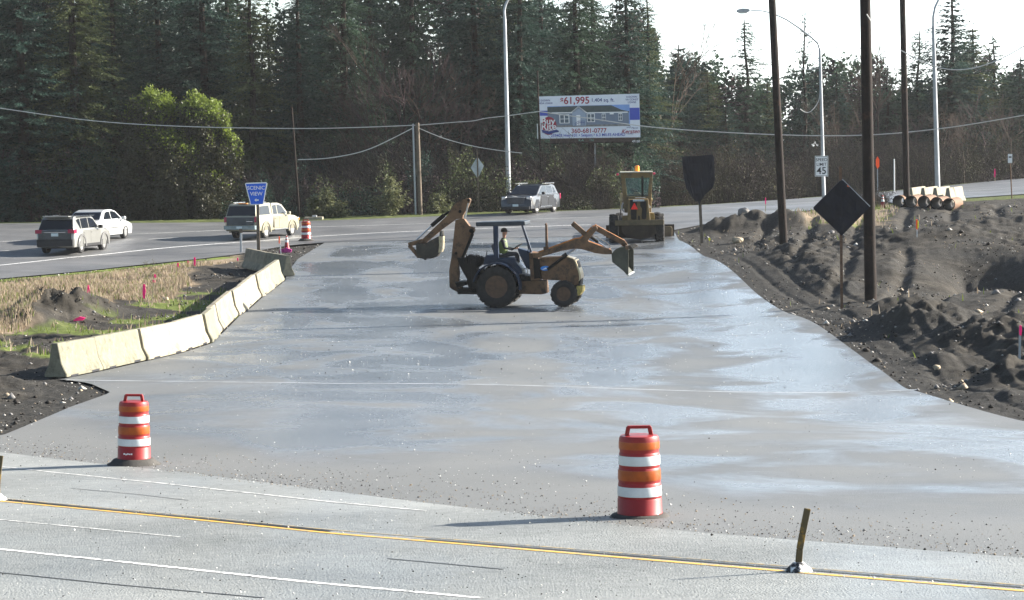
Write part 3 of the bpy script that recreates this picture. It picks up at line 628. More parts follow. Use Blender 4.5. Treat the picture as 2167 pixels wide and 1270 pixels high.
RIGHT = [(1440, 196, 95, 4, 1.15, 'mid height fir at the end of the tall wood, left of the pointed fir'), (1500, 202, 150, 6, 1.2, 'low fir under the opening of bright sky'),
         (1583, 198, 40, 5, .95, 'pointed fir with its tip beside the street lamp head'), (1540, 190, 215, 4, 1.3, 'dense low fir left of the first utility pole'),
         (1625, 205, 175, 6, 1.2, 'small fir hidden behind the first utility pole'), (1775, 208, 150, 4, 1.3, 'low fir between the two big utility poles'),
         (1820, 205, 190, 6, 1.3, 'low fir behind the second utility pole'), (1880, 204, 140, 5, 1.1, 'fir just right of the second utility pole'), (1945, 206, 65, 5, 1.0, 'feathery fir left of the right street lamp'),
         (2015, 200, -35, 4, 1.05, 'tallest dense fir on the right, behind the right street lamp'), (2060, 208, 60, 6, 1.2, 'fir leaning against the tallest right fir'),
         (2105, 210, 75, 5, 1.0, 'fir near the right edge with a thin top'), (2160, 205, 120, 4, 1.2, 'fir at the right edge of the picture'), (2200, 200, 90, 5, 1.2, 'fir cut by the right edge of the picture')]
for px, d, pt, kd, fat, lb in RIGHT: fir(kd, px, d, pt, lb, fat * 1.65, group='firs beyond the right part of the highway')
# the open, layered fir by the sky
p = col_at(1706, 200); H = pd(1706, 18, 200).z - p.z
V, Fc = conifer_mesh(H, 4.0, 99, 0, .12, .62, -.12, .30, .34, .17)
e = empty('fir_tree', p, .5, label='sparse open fir with separate upswept branches against the white sky', cat='tree', group='firs beyond the right part of the highway')
np_mesh('crown', V, Fc, NEED[0], e); trunk_obj(H, .2, 3, e)
# bare deciduous trees: branching in short tubes
def bare_mesh(h, spread, seed, depth=5, r0=.12, twigs=True, up=.55):
    rs = random.Random(seed); segs = []
    def grow(p, d, L, r, k):
        q = p + d * L; segs.append((p, q, r, r * .7))
        if k == 0: return
        for i in range(rs.choice((2, 3, 3)) if k > 1 else 4):
            nd = (d * .9 + Vector((rs.gauss(0, 1), rs.gauss(0, 1), rs.gauss(0, .6))) * spread + Vector((0, 0, up * .35))).normalized()
            s = rs.uniform(.35, 1) if i else 1
            grow(p + d * L * s, nd, L * rs.uniform(.62, .88), r * .68 * (.6 + .4 * s), k - 1)
    grow(Vector((0, 0, -.2)), Vector((rs.uniform(-.05, .05), 0, 1)).normalized(), h * .27, r0, depth)
    V = []; Fc = []
    for p, q, r, r2 in segs:
        d = (q - p).normalized(); u = d.orthogonal().normalized(); v = d.cross(u); b = len(V)
        for k in range(3):
            a = 2.094 * k; V.append(p + (u * math.cos(a) + v * math.sin(a)) * r)
        for k in range(3):
            a = 2.094 * k; V.append(q + (u * math.cos(a) + v * math.sin(a)) * r2)
        for k in range(3): Fc.append((b + k, b + (k + 1) % 3, b + 3 + (k + 1) % 3, b + 3 + k))
    return np.array([tuple(v) for v in V]), Fc
BV = []
for i, (h, sp_, m) in enumerate([(14, .42, TWIGP), (12, .48, TWIG), (13, .38, TWIG)]):
    V, Fc = bare_mesh(h, sp_, 70 + i, 6, .13); o = np_mesh('branches', V, Fc, m); BV.append((V[:, 2].max(), o.data)); bpy.data.objects.remove(o)
def bare(k, px, d, pyt, lb, fat=1.0):
    h, me = BV[k]; p = col_at(px, d); H = pd(px, pyt, d).z - p.z
    o = bpy.data.objects.new('bare_tree', me); COL.objects.link(o); o.location = p; o.rotation_euler[2] = random.uniform(0, 6); o.scale = (H / h * fat, H / h * fat, H / h)
    return tag(o, lb, 'tree', 'leafless trees in front of the firs')
for a in [(0, 830, 152, 70, 'purple brown leafless tree left of the paired poles'), (1, 905, 153, 90, 'brown leafless tree directly behind the paired poles'), (0, 965, 152, 150, 'purple leafless tree between the paired poles and the small diamond sign'),
          (1, 770, 154, 170, 'low leafless tree above the pine shrubs'), (2, 870, 156, 30, 'tallest leafless tree in front of the dark wood'), (0, 1050, 155, 250, 'leafless tree behind the foot of the left street lamp'),
          (1, 720, 153, 260, 'small leafless tree just right of the leaning pole'), (2, 1415, 188, -30, 'bare tree with fine branches against the sky at the end of the wood'),
          (2, 1865, 195, 60, 'thin bare tree beside the second utility pole'), (1, 1990, 190, 210, 'bare tree behind the right street lamp'), (0, 2090, 192, 180, 'bare tree near the right edge'),
          (1, 2140, 188, 215, 'bare bushy tree at the right edge of the picture'), (2, 1780, 190, 200, 'bare tree between the big utility poles'), (1, 1690, 188, 260, 'low bare tree behind the speed limit sign'),
          (0, 1920, 188, 230, 'bare tree behind the third utility pole'), (2, 2040, 186, 235, 'bare tree right of the right street lamp')]: bare(*a)
# understory and back of the wood: one mass nobody could count
def mass(name, spans, n, mats, label, cat, l0, l1, dark=0):
    """leaf clumps filling a belt: spans [(px0,px1,d0,d1,pytop0,pytop1)]"""
    Ps = []; T = []
    tot = sum(s[1] - s[0] for s in spans)
    for px0, px1, d0, d1, t0, t1 in spans:
        m = int(n * (px1 - px0) / tot); px = rng.uniform(px0, px1, m); d = rng.uniform(d0, d1, m)
        r0 = ray(0, 400); x = ((px - IW / 2) / F) * d; zt = np.interp(px, [px0, px1], [t0, t1]); zt = zt + fbm(px * .022, d * .2, 3, 14) * 110
        gb = base(x, d) - .3; top = CAMZ + (HOR - 0 - zt - (px - IW / 2) * math.tan(rad(ROLL))) / F * d
        z = gb + (np.maximum(top, gb + .5) - gb) * rng.random(m) ** .9; Ps.append(np.c_[x, d, z])
    P = np.vstack(Ps); c = vn(P[:, 0] * .7, P[:, 2] * .7 + P[:, 1] * .3, 44); P = P[c > .32]
    m = len(P); T = unit(rng.normal(0, 1, (m, 3)) + np.array([[0, 0, -.3]])); S = unit(np.cross(T, rng.normal(0, 1, (m, 3)))); l = rng.uniform(l0, l1, m)
    V, Fc = sprays(P, T, S, (l, l * rng.uniform(.2, .45, m)))
    mi = (vn(P[:, 0] * .35, P[:, 2] * .4 + P[:, 1] * .2, 52) * len(mats)).astype(int).clip(0, len(mats) - 1)
    return tag(np_mesh(name, V, Fc, mats, mi=mi), label, cat, None, 'stuff')
mass('wood_interior', [(-150, 520, 184, 196, -80, 20), (520, 650, 184, 196, 45, 60), (650, 1180, 184, 196, -50, -30), (1180, 1400, 184, 196, 20, 60), (1400, 1620, 204, 214, 130, 215), (1620, 2350, 212, 224, 195, 130)], 280000, [NEED[0], NEED[1], TWIGP], 'dark mass of trees deep in the wood', 'wood', .22, .55)
mass('understory', [(-120, 470, 146, 153, 330, 300), (470, 1400, 144, 152, 380, 350)], 90000, [NEED[1], NEED[0], TWIGP, NEED[2], UND], 'tangled dark undergrowth along the foot of the wood', 'undergrowth', .07, .16)
# bare brush on the right: fine stems
def brush(name, spans, n, mats, label, cat, hmin, hmax):
    X_, Y_, H_ = [], [], []
    tot = sum(s[1] - s[0] for s in spans)
    for px0, px1, d0, d1, pyt in spans:
        m = int(n * (px1 - px0) / tot); px = rng.uniform(px0, px1, m); d = rng.uniform(d0, d1, m); x = (px - IW / 2) / F * d
        top = CAMZ + (HOR - pyt - (px - IW / 2) * math.tan(rad(ROLL))) / F * d; g_ = base(x, d)
        hh = (top - g_) * (.35 + .9 * vn(x * .33, d * .3, 33)) * rng.uniform(.5, 1.0, m); X_.append(x); Y_.append(d); H_.append(np.maximum(hh, .4))
    x = np.concatenate(X_); y = np.concatenate(Y_); h = np.concatenate(H_); m = len(x)
    k = 4; a = rng.uniform(0, 6.28, m); ln = rng.uniform(.05, 1.0, m) * h; P0 = np.c_[x, y, base(x, y) - .1]; V = []; Fc = []; mi = []
    tip = P0 + np.c_[np.cos(a) * ln, np.sin(a) * ln, h]; midp = P0 + np.c_[np.cos(a) * ln * .25, np.sin(a) * ln * .25, h * .55]
    w_ = rng.uniform(.008, .022, m)[:, None] * np.array([[1, 0, 0]])
    V.append(np.stack([P0 - w_, P0 + w_, midp + w_ * .7, midp - w_ * .7], 1)); V.append(np.stack([midp - w_ * .7, midp + w_ * .7, tip + w_ * .2, tip - w_ * .2], 1)); mi += [rng.integers(0, len(mats), m)] * 2
    for j in range(7):
        s = rng.uniform(.15, 1, m)[:, None]; q = P0 * (1 - s) + tip * s; dirn = unit(rng.normal(0, 1, (m, 3)) * [1, 1, .8] + [0, 0, .35]); L_ = rng.uniform(.2, 1.1, m)[:, None]
        ww = np.array([[.011, 0, .009]]); e_ = q + dirn * L_; V.append(np.stack([q - ww, q + ww, e_ + ww * .3, e_ - ww * .3], 1)); mi.append(rng.integers(0, len(mats), m))
    V = np.concatenate(V); return tag(np_mesh(name, V, np.arange(len(V) * 4).reshape(-1, 4), mats, mi=np.concatenate(mi)), label, cat, None, 'stuff')
brush('brush_thicket', [(1290, 1480, 160, 176, 320), (1480, 1700, 166, 182, 305), (1700, 2000, 176, 196, 285), (2000, 2300, 188, 204, 300)], 17000, [TWIG, TWIGL, TWIGP, TWIG, TWIGO], 'brown leafless brush along the far side of the highway', 'brush', 1, 4)
mass('brush_leaves', [(1290, 1700, 158, 180, 330, 320), (1700, 2300, 176, 200, 300, 310)], 60000, [TWIG, TWIGO, TWIGP, TWIG], 'fine brown and olive foliage in the brush beyond the highway', 'brush', .05, .13)
brush('roadside_weeds', [(1180, 1290, 146, 152, 395), (1850, 2250, 186, 190, 370), (1800, 1880, 133, 137, 400)], 1500, [TWIGL, TWIG], 'dry weeds at the highway edge', 'weeds', .5, 1.5)
brush('understory_stems', [(540, 1290, 147, 157, 290)], 5000, [TWIGP, TWIG, TWIGL], 'thin bare stems at the foot of the wood', 'stems', 1, 4)
# the madrone
def broadleaf(name, px, d, lobes, n, label, leafs, size, trunk_r=.25, cat='tree', stems=5, shell=.55):
    p = col_at(px, d); e = empty(name, p, label=label, cat=cat); Ps = []; Ns = []; kk = []
    rs = random.Random(3); tr = MB(); tot = sum(l[3] * l[4] for l in lobes)
    for (lx, ly, dy, rx, rz_) in lobes:
        c = pd(lx, ly, d + dy) - p; rx_ = rx / F * d; rzz = rz_ / F * d; m = int(n * rx * rz_ / tot)
        u = unit(rng.normal(0, 1, (m, 3))); rr = rng.uniform(shell, 1.0, m) * (1 + .16 * np.sin(u[:, 0] * 7 + lx) * np.cos(u[:, 2] * 8 + ly))
        q = np.array(tuple(c))[None] + u * np.c_[rr * rx_, rr * rx_ * .8, rr * rzz]; Ps.append(q); Ns.append(u)
        tr.tube((0, 0, -.3), tuple(c * .55), trunk_r, trunk_r * .4, 7); tr.tube(tuple(c * .55), tuple(c), trunk_r * .4, .03, 6)
    P = np.vstack(Ps); N = np.vstack(Ns); k = (vn(P[:, 0] * 1.3, P[:, 2] * 1.3 + P[:, 1], 71) > .2) & (P[:, 2] > .1); P, N = P[k], N[k]
    nn = len(P); m_ = 3; P = np.repeat(P, m_, 0) + rng.normal(0, size * .55, (nn * m_, 3)); N = np.repeat(N, m_, 0)
    T = unit(N * .6 + rng.normal(0, .8, N.shape)); S = unit(np.cross(T, rng.normal(0, 1, T.shape))); l = rng.uniform(.7, 1.3, len(P)) * size
    V, Fc = sprays(P, T, S, (l, l * .3))
    f = N[:, 0] * .5 + N[:, 2] * .7 + rng.normal(0, .35, len(P)) + (P[:, 2] - P[:, 2].mean()) / P[:, 2].std() * .35  # leaf colours painted sunlit up and to the right, shaded elsewhere
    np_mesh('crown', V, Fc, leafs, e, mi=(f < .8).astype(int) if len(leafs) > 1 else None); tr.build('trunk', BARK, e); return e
broadleaf('madrone_tree', 385, 147, [(330, 250, 0, 55, 60), (420, 260, 0, 65, 60), (455, 330, 0, 58, 75), (350, 350, -.5, 90, 90), (400, 410, -.5, 105, 60), (310, 400, 0, 60, 65), (300, 300, .5, 45, 90)], 50000,
          'rounded madrone with glossy leaves painted sunlit yellow green at the upper right, right of the white sedan', [LEAF_SUNLIT, LEAF_SHADED], .17)
def youngpine(px, pyt, d, rpx, label, seed):
    p = col_at(px, d); H = pd(px, pyt, d).z - p.z; e = empty('pine_shrub', p, label=label, cat='shrub', group='young pines along the highway edge')
    V, Fc = conifer_mesh(H, rpx / F * d, seed, 0, .02, 1.4, -.25, 0, .30, .10); np_mesh('crown', V, Fc, PINE, e); trunk_obj(H, .06, seed, e, limbs=False)
youngpine(690, 398, 142.5, 32, 'young pine with yellowish tips, right of the low white slab', 1); youngpine(722, 425, 142, 22, 'lowest young pine beside the yellowish one', 2)
youngpine(829, 372, 142.5, 40, 'tallest bushy young pine left of the paired poles', 3); youngpine(932, 408, 143, 30, 'low young pine right of the paired poles', 4); youngpine(664, 420, 142.5, 18, 'narrow young pine nearest the low white slab', 5)
# weed bush in the grass wedge
p = on(303, 588); V, Fc = bare_mesh(1.5, .75, 8, 5, .02, up=.2); zz = V[:, 2].max(); V = V * (44 / F * p.y / zz)
V[:, 0] *= 1.5
o = np_mesh('weed_bush', V, Fc, mat('weed_stem', (.11, .10, .05), .8)); o.location = p; tag(o, 'thin bare weed bush standing in the dry grass', 'bush')
# ------------------------------------------------------------------ materials for the furniture
CONC = mat('concrete', (.23, .205, .15), .85, var=.22, vscale=2.2, bump=.25, bscale=30, grime=((.12, .11, .075), 1.6, .50))
CONCG = mat('concrete_worn', (.19, .18, .13), .85, var=.25, vscale=2.0, bump=.25, bscale=30, grime=((.11, .105, .075), 1.8, .48))
CONCP = mat('concrete_fresh', (.27, .245, .185), .85, var=.12, vscale=2.4, bump=.2, bscale=30, grime=((.17, .15, .105), 1.5, .50))
ORG = mat('orange_plastic', (.25, .012, .012), .5, var=.12, vscale=5, coat=.15, grime=((.20, .035, .025), 4, .58))
REFO = mat('orange_reflective', (.32, .065, .006), .35, var=.2, vscale=8); REFW = mat('white_reflective', (.55, .58, .58), .3, var=.1, vscale=6)
RUB = mat('rubber', (.022, .021, .02), .75, var=.4, vscale=6, bump=.3); RUBG = mat('dusty_rubber', (.055, .052, .047), .85, var=.4, vscale=4, bump=.3)
GALV = mat('galvanised_steel', (.36, .38, .40), .45, .4, var=.12, vscale=3); STEEL = mat('steel', (.45, .45, .45), .3, .9)
WOOD = mat('weathered_wood', (.12, .095, .07), .85, var=.35, vscale=5, bump=.4); POLEM = mat('creosote_pole', (.014, .009, .007), .8, spec=.15, var=.45, vscale=3, bump=.5, grime=((.05, .026, .016), 2.5, .55))
LATH = mat('lath_wood', (.55, .45, .30), .8, var=.15); PINK = mat('pink_ribbon', (.95, .05, .30), .6, var=.1, trans=.3); ORR = mat('orange_ribbon', (.95, .16, .03), .6, var=.1, trans=.3); YLR = mat('yellow_ribbon', (.75, .75, .05), .6, var=.1, trans=.3)
BLACKP = mat('black_plastic_sheet', (.004, .005, .011), .55, spec=.2, var=.4, vscale=3, bump=.6, bscale=5); RUST = mat('rusty_post', (.13, .075, .045), .85, var=.4, vscale=8)
SGW = mat('sign_white', (.74, .75, .74), .5, var=.05); SGK = mat('sign_black', (.015, .015, .02), .5); SGB = mat('sign_blue', (.012, .11, .62), .4, var=.06); SGR = mat('sign_red', (.42, .02, .04), .5, var=.06)
# ------------------------------------------------------------------ concrete barriers
def barrier(A, B, label, m, group, side=1, h=.84, zoff=0):
    """A,B plan points of the toe line; the body lies on the left of A->B for side=1"""
    A = Vector((A[0], A[1], 0)); B = Vector((B[0], B[1], 0)); d = (B - A).normalized(); L = (B - A).length; n = Vector((-d.y, d.x, 0)) * side
    c = (A + B) / 2 + n * .30
    def zb(p): return float(base(p.x, p.y)) + .012
    za, zc = zb(A + n * .3) + zoff, zb(B + n * .3) + zoff
    prof = [(-.30, 0), (-.30, .075), (-.175, .33), (-.085, h - .015), (-.07, h), (.07, h), (.085, h - .015), (.175, .33), (.30, .075), (.30, 0)]
    b = MB(); R = []
    for t in (-1, -.975, -.7, -.35, 0, .35, .7, .975, 1):
        g_ = .035; x = t * (L / 2 - g_); zz = (za + zc) / 2 + (zc - za) / 2 * t
        cf = .90 if abs(t) > .99 else 1; R.append([b.bm.verts.new((x, y * cf, (z * (1 - (1 - cf) * .25)) + zz - (za + zc) / 2)) for y, z in prof])
    for P, Q in zip(R[:-1], R[1:]):
        for i in range(len(prof)): b.bm.faces.new([P[i], P[(i + 1) % 10], Q[(i + 1) % 10], Q[i]])
    b.bm.faces.new(R[0]); b.bm.faces.new(R[-1][::-1])
    o = b.build('concrete_barrier', m, bevel=.012, label=label, cat='barrier', group=group)
    o.location = (c.x, c.y, (za + zc) / 2); o.rotation_euler = (0, 0, math.atan2(d.y, d.x))
    for sx in (-.28, .28): MB().box(L * sx - .22, L * sx + .22, -.306, .306, .0, .05).build('drain_slot', SGK, o)
    return o
BP = [hit(*q) for q in BAR]
WORN = [1, 1, 2, 2, 1, 0, 2, 2, 0, 1]
BL = ['first concrete barrier with the dark end face toward the viewer', 'greenish stained second barrier from the near end', 'bright clean third barrier from the near end', 'bright fourth barrier, left of the short turned one',
      'short turned barrier at the kink of the row', 'fifth full barrier, just beyond the kink', 'pale barrier in the middle of the far part of the row', 'pale barrier two before the corner of the row',
      'barrier next to last before the corner, with a dark joint', 'stained barrier at the far corner of the row']
JIT = [0, .03, -.02, .05, -.03, .04, -.02, .03, -.03, .02]
for i in range(10):
  nj = (BP[i + 1] - BP[i]).normalized(); nj = Vector((-nj.y, nj.x, 0)) * JIT[i]
  barrier(BP[i] + nj, BP[i + 1] + nj, BL[i], (CONC, CONCG, CONCP)[WORN[i]], 'barriers along the left edge of the new paving')
q0, q1, q2 = hit(510, 567), hit(552, 577), hit(597, 585)
barrier(q0, q1, 'shaded barrier turned across, leftmost behind the corner', CONC, 'barriers turned across behind the corner'); barrier(q1, q2, 'shaded barrier turned across, touching the corner of the row', CONCG, 'barriers turned across behind the corner')
for i, (px, lb) in enumerate([(1937, 'leftmost of the four pale barriers parked behind the pipes'), (1963, 'second of the four barriers behind the pipes from the left'), (1989, 'third of the four barriers behind the pipes from the left'), (2016, 'rightmost and most visible barrier behind the pipes')]):
    p = hit(px, 428); a = rad(62); barrier((p.x, p.y), (p.x + math.cos(a) * 2.6, p.y + math.sin(a) * 2.6), lb, CONCP, 'barriers parked behind the pipes', h=.84, zoff=gz(p.x, p.y) - float(base(p.x, p.y)) + .02)
# ------------------------------------------------------------------ pipes
IRON = mat('rusty_pipe', (.16, .09, .05), .8, var=.3, vscale=3, bump=.3, grime=((.10, .05, .03), 3, .48)); IRON_SHADE = mat('pipe_inside_shade', (.012, .01, .009), .85, var=.4)  # near-black second colour paints the shade in the pipe mouths
for px, py, lb in [(1902, 438, 'rusty pipe at the left end of the row of pipes'), (1928, 437, 'second rusty pipe from the left, next to the cone side'), (1955, 438, 'middle rusty pipe of the five'), (1982, 438, 'second rusty pipe from the right end'), (2008, 438, 'rightmost rusty pipe with its side in the sun')]:
    p = hit(px, py); k = p.y / F; r = 13.3 * k; b = MB(); b.lathe([(r, 0), (r, 2.6), (r * .88, 2.6), (r * .88, 0)], 'Y', n=28, closed=True)
    o = b.build('pipe', [IRON, IRON_SHADE], smooth=True, label=lb, cat='pipe', group='pipes lying in a row beside the highway'); o.location = (p.x, p.y, gz(p.x, p.y) + r - .02); o.rotation_euler = (0, 0, -rad(20))
    for f_ in o.data.polygons:
        if math.hypot(f_.center.x, f_.center.z) < r * .93 or f_.normal.y < -.9: f_.material_index = 1
# ------------------------------------------------------------------ drums and cones
def drum(px, py, s, label, lean=0, rz_=0, smudge=False):
    p = on(px, py); e = empty('traffic_drum', p, rz_, s, label=label, cat='traffic drum', group='orange and white traffic drums'); e.rotation_euler = (0, lean, rz_)
    prof = [(.0, .06), (.250, .06), (.250, .105)]
    for k, zt in enumerate([.27, .44, .605, .77]):
        r = .246 - .0075 * k; prof += [(r, zt - .165 + .012 if k else .11), (r - .003, zt - .006), (r - .010, zt + .004)]
    prof += [(.220, .86), (.219, .925), (.205, .955), (.12, .965), (0, .965)]
    MB().lathe(prof, n=40).build('drum_body', ORG, e, smooth=True)
    def band(z0, z1, r0, r1, m, nm): MB().lathe([(r0 + .002, z0), (r0 + .003, z0 + .004), (r1 + .003, z1 - .004), (r1 + .002, z1)], n=40).build(nm, m, e, smooth=True)
    band(.815, .895, .222, .221, REFO, 'orange_band'); band(.640, .742, .2265, .2255, REFW, 'white_band'); band(.475, .585, .234, .232, REFO, 'orange_band'); band(.300, .405, .2415, .2395, REFW, 'white_band')
    h = MB(); h.bar((-.135, 0, .95), (-.115, 0, 1.05), .045, .055); h.bar((.135, 0, .95), (.115, 0, 1.05), .045, .055); h.bar((-.13, 0, 1.047), (.13, 0, 1.047), .034, .055)
    h.build('handle', ORG, e, bevel=.01)
    MB().lathe([(.0, .0), (.40, .0), (.405, .012), (.36, .03), (.31, .085), (.26, .10), (.24, .10), (.0, .10)], n=40).build('base_ring', RUBG, e, smooth=True)
    if smudge:
        b = MB(); rs = random.Random(2)
        for k in range(5): x = -.12 + k * .028; b.box(x, x + .02, -.2465 + abs(x + .02) * .12 - .004, -.236, .175 + rs.uniform(-.004, .004), .195 + rs.uniform(-.004, .006))
        b.build('paint_smudge', SGW, e)
    return e
drum(284, 986, 1.0, 'traffic drum nearest the left edge with a small white mark near its foot', lean=rad(1.2), smudge=True)
drum(1354, 1096, 1.0, 'nearest and largest traffic drum, with a red handle on top', lean=rad(.2), rz_=rad(2))
drum(648, 510, 1.02, 'small far traffic drum beside the highway, next to the cone', lean=0)
def cone(px, py, s, label, group='orange traffic cones'):
    p = on(px, py); e = empty('traffic_cone', p, .3, s, label=label, cat='traffic cone', group=group)
    MB().lathe([(.16, .03), (.125, .14), (.035, .68), (.028, .70), (0, .70)], n=24).build('cone_body', ORG, e, smooth=True)
    for z0, z1 in ((.36, .48), (.54, .60)):
        r = lambda z: .125 - (z - .14) / .54 * .09 + .003
        MB().lathe([(r(z0), z0), (r(z1), z1)], n=24).build('white_band', REFW, e, smooth=True)
    MB().box(-.19, .19, -.19, .19, 0, .035).build('cone_base', RUB, e, bevel=.01)
cone(607, 526, .95, 'small cone between the thin red stake and the far drum'); cone(1868, 440, 1.05, 'tilted looking cone left of the rusty pipes')
# ------------------------------------------------------------------ stubs on the near road
def stub(px, py, label, lean, s):
    p = on(px, py); e = empty('delineator_stub', p, 0, s, label=label, cat='delineator', group='broken yellow delineators on the yellow line')
    b = MB(); pts = [(0, 0, .06), (.012, 0, .2), (lean * .45, 0, .34), (lean, 0, .56)]
    for a, c in zip(pts[:-1], pts[1:]): b.bar(a, c, .058, .03)
    b.build('post', mat('worn_yellow_post', (.075, .06, .03), .7, col2=(.42, .24, .02), vscale=9, lo=.5, hi=.72), e, bevel=.006)
    MB().lathe([(.125, 0), (.115, .02), (.06, .07), (.04, .085), (.0, .085)], n=12).build('foot', mat('painted_foot', (.03, .03, .032), .8, col2=(.75, .75, .72), vscale=11, lo=.45, hi=.55), e)
stub(1690, 1214, 'broken delineator with a pale foot on the yellow line, right of the nearest drum', .085, 1.0); stub(-5, 1062, 'broken delineator cut by the left edge of the picture', .06, 1.0)
MB().tube((0, 0, 0), (.31, .0, .0), .006).build('road_mark', SGK, loc=tuple(on(1667, 1095) + Vector((0, 0, .02))), label='thin dark mark on the road behind the right delineator, modelled as a rod', cat='stick')  # thin mark on the road, modelled as a dark rod
# ------------------------------------------------------------------ poles
def pole(px0, py0, px1, py1, d, w0, w1, m, name, label, group=None, bury=.3, cat='pole', extra=0):
    """w in pixels at the foot and the top; the axis runs through both points at depth d"""
    a = pd(px0, py0, d); b_ = pd(px1, py1, d); k = d / F / 2
    ax = (b_ - a).normalized(); b_ = b_ + ax * extra; a = Vector((a.x, a.y, a.z))
    if px0 > 0: a.z = min(a.z, gz(a.x, a.y)); 
    e = empty(name, a, label=label, cat=cat, group=group)
    MB().tube((0, 0, -bury), tuple(b_ - a), w0 * k, w1 * k, 16).build('shaft', m, e, smooth=True)
    return e, a, b_
p2 = on(1845, 632); e2, _, _ = pole(1843, 632, 1831, 0, p2.y, 26, 22, POLEM, 'utility_pole', 'thickest dark utility pole, right behind the black diamond sign', 'big utility poles on the right', extra=2.5)
p1 = on(1658, 518); e1, _, _ = pole(1659, 518, 1634, 0, p1.y, 18, 14.5, POLEM, 'utility_pole', 'dark utility pole left of the speed limit sign', 'big utility poles on the right', extra=3)
e3, _, _ = pole(1919, 402, 1910, 0, 129, 14, 11.5, POLEM, 'utility_pole', 'dark utility pole rising behind the rusty pipes', 'big utility poles on the right', extra=4)
for e_, z0, s_ in ((e2, 6.5, 1), (e1, 7.5, 1)): pass
pole(634, 462, 617, 226, 143.5, 5.5, 4.5, POLEM, 'leaning_pole', 'thin dark leaning pole behind the pickup')
pole(890, 458, 883, 260, 142, 9.5, 8.5, WOOD, 'wooden_pole', 'wooden half of the paired poles carrying the cables', 'paired poles beside the highway')
pole(880, 458, 874, 262, 142, 4.2, 4, GALV, 'steel_pipe_pole', 'thin steel half of the paired poles', 'paired poles beside the highway')
pole(1148, 440, 1137, 150, 149, 4, 3.4, POLEM, 'thin_pole', 'thin dark pole behind the left end of the billboard')
# ------------------------------------------------------------------ street lamps
def lampm(k, n=18): pass
def street_lamp(px, py, d, pts, head, label, w0=12, w1=8):
    """pts: bent mast centre line in picture points above the foot"""
    a = pd(px, py, d); a.z = min(a.z, gz(a.x, a.y)); e = empty('street_lamp', a, label=label, cat='street lamp', group='tall grey street lamps')
    k = d / F / 2; P = [Vector((0, 0, -.2))] + [pd(x, y, d) - a for x, y in pts]
    m = MB(); m.tube(P[0], P[1], w0 * k, w1 * k, 14); m.build('mast', GALV, e, smooth=True)
    b = MB()
    for i in range(1, len(P) - 1): b.tube(P[i], P[i + 1], (w1 * .9 - i * .35) * k, (w1 * .9 - (i + 1) * .35) * k, 10)
    b.build('arm', GALV, e, smooth=True); MB().lathe([(.26, -.25), (.26, .05), (.2, .1), (0, .1)], n=12).build('foot_plate', CONCG, e)
    if head:
        c = pd(*head, d) - a; h = MB(); sgn = -1 if head[0] < pts[-1][0] + 1 else 1
        h.prism([(0, .05), (.15 * sgn, .14), (.55 * sgn, .16), (.85 * sgn, .08), (.88 * sgn, -.05), (.7 * sgn, -.12), (.15 * sgn, -.1)], -.17, .17)
        h.build('lamp_head', GALV, e, bevel=.03, loc=tuple(c)); MB().prism([(.2 * sgn, -.12), (.68 * sgn, -.14), (.66 * sgn, -.17), (.25 * sgn, -.16)], -.13, .13).build('lens', mat('lamp_lens', (.6, .6, .55), .2), e, loc=tuple(c))
street_lamp(1077, 440, 146, [(1068, 40), (1067, 22), (1070, 10), (1076, -2), (1088, -12), (1110, -22)], (1112, -22), 'street lamp left of the billboard, rising out of the picture', 11.5, 7)
street_lamp(1744, 432, 149, [(1735, 105), (1731, 92), (1718, 80), (1695, 62), (1665, 42), (1635, 28), (1612, 23), (1588, 22)], (1588, 23), 'street lamp whose head hangs left of the first utility pole', 8.5, 5.5)
street_lamp(1985, 425, 143, [(1975, 55), (1975, 35), (1979, 15), (1986, 0), (1996, -12), (2015, -22)], (2017, -22), 'street lamp behind the rusty pipes, right of the third utility pole', 11.5, 7)
# ------------------------------------------------------------------ cables
CAB = mat('cable', (.50, .50, .48), .45, var=.15)
CABD = mat('dark_cable', (.10, .10, .10), .6)
def cable(pts, d, w, label, m=None, group='overhead cables', n=40):
    t = np.arange(len(pts)); q = np.array(pts, float); s = np.linspace(0, len(pts) - 1, n)
    # Catmull-Rom through the points
    def cr(v):
        o = []
        for u in s:
            i = min(int(u), len(v) - 2); f = u - i; p0 = v[max(i - 1, 0)]; p1_ = v[i]; p2_ = v[i + 1]; p3 = v[min(i + 2, len(v) - 1)]
            o.append(.5 * ((2 * p1_) + (-p0 + p2_) * f + (2 * p0 - 5 * p1_ + 4 * p2_ - p3) * f * f + (-p0 + 3 * p1_ - 3 * p2_ + p3) * f ** 3))
        return o
    X_, Y_ = cr(q[:, 0]), cr(q[:, 1]); P = [pd(a, b, d) for a, b in zip(X_, Y_)]
    return MB().path([tuple(p) for p in P], w * d / F / 2, 5).build('cable', m or CAB, label=label, cat='cable', group=group)
cable([(-40, 224), (0, 229), (200, 256), (400, 268), (620, 272), (750, 270), (880, 265)], 142, 2.0, 'long cable sagging across the dark wood from the left edge to the paired poles')
cable([(885, 265), (960, 259), (1000, 256), (1030, 250), (1075, 245), (1140, 236)], 142, 1.8, 'cable from the paired poles rising to the billboard')
cable([(1140, 236), (1250, 251), (1400, 271), (1640, 285), (1830, 286), (2000, 271), (2167, 244), (2220, 234)], 141, 2.2, 'cable crossing the front of the billboard and on to the right edge')
cable([(630, 338), (700, 334), (780, 316), (872, 272)], 142, 2.2, 'sagging cable between the leaning pole and the paired poles')
cable([(888, 272), (940, 293), (1000, 309), (1060, 319), (1105, 324)], 142, 1.9, 'short cable dropping right from the paired poles')
cable([(1904, 105), (1945, 127), (1995, 145), (2050, 146), (2110, 128), (2167, 98), (2210, 74)], 128, 2.4, 'pale cable sagging from the third utility pole to the right edge')
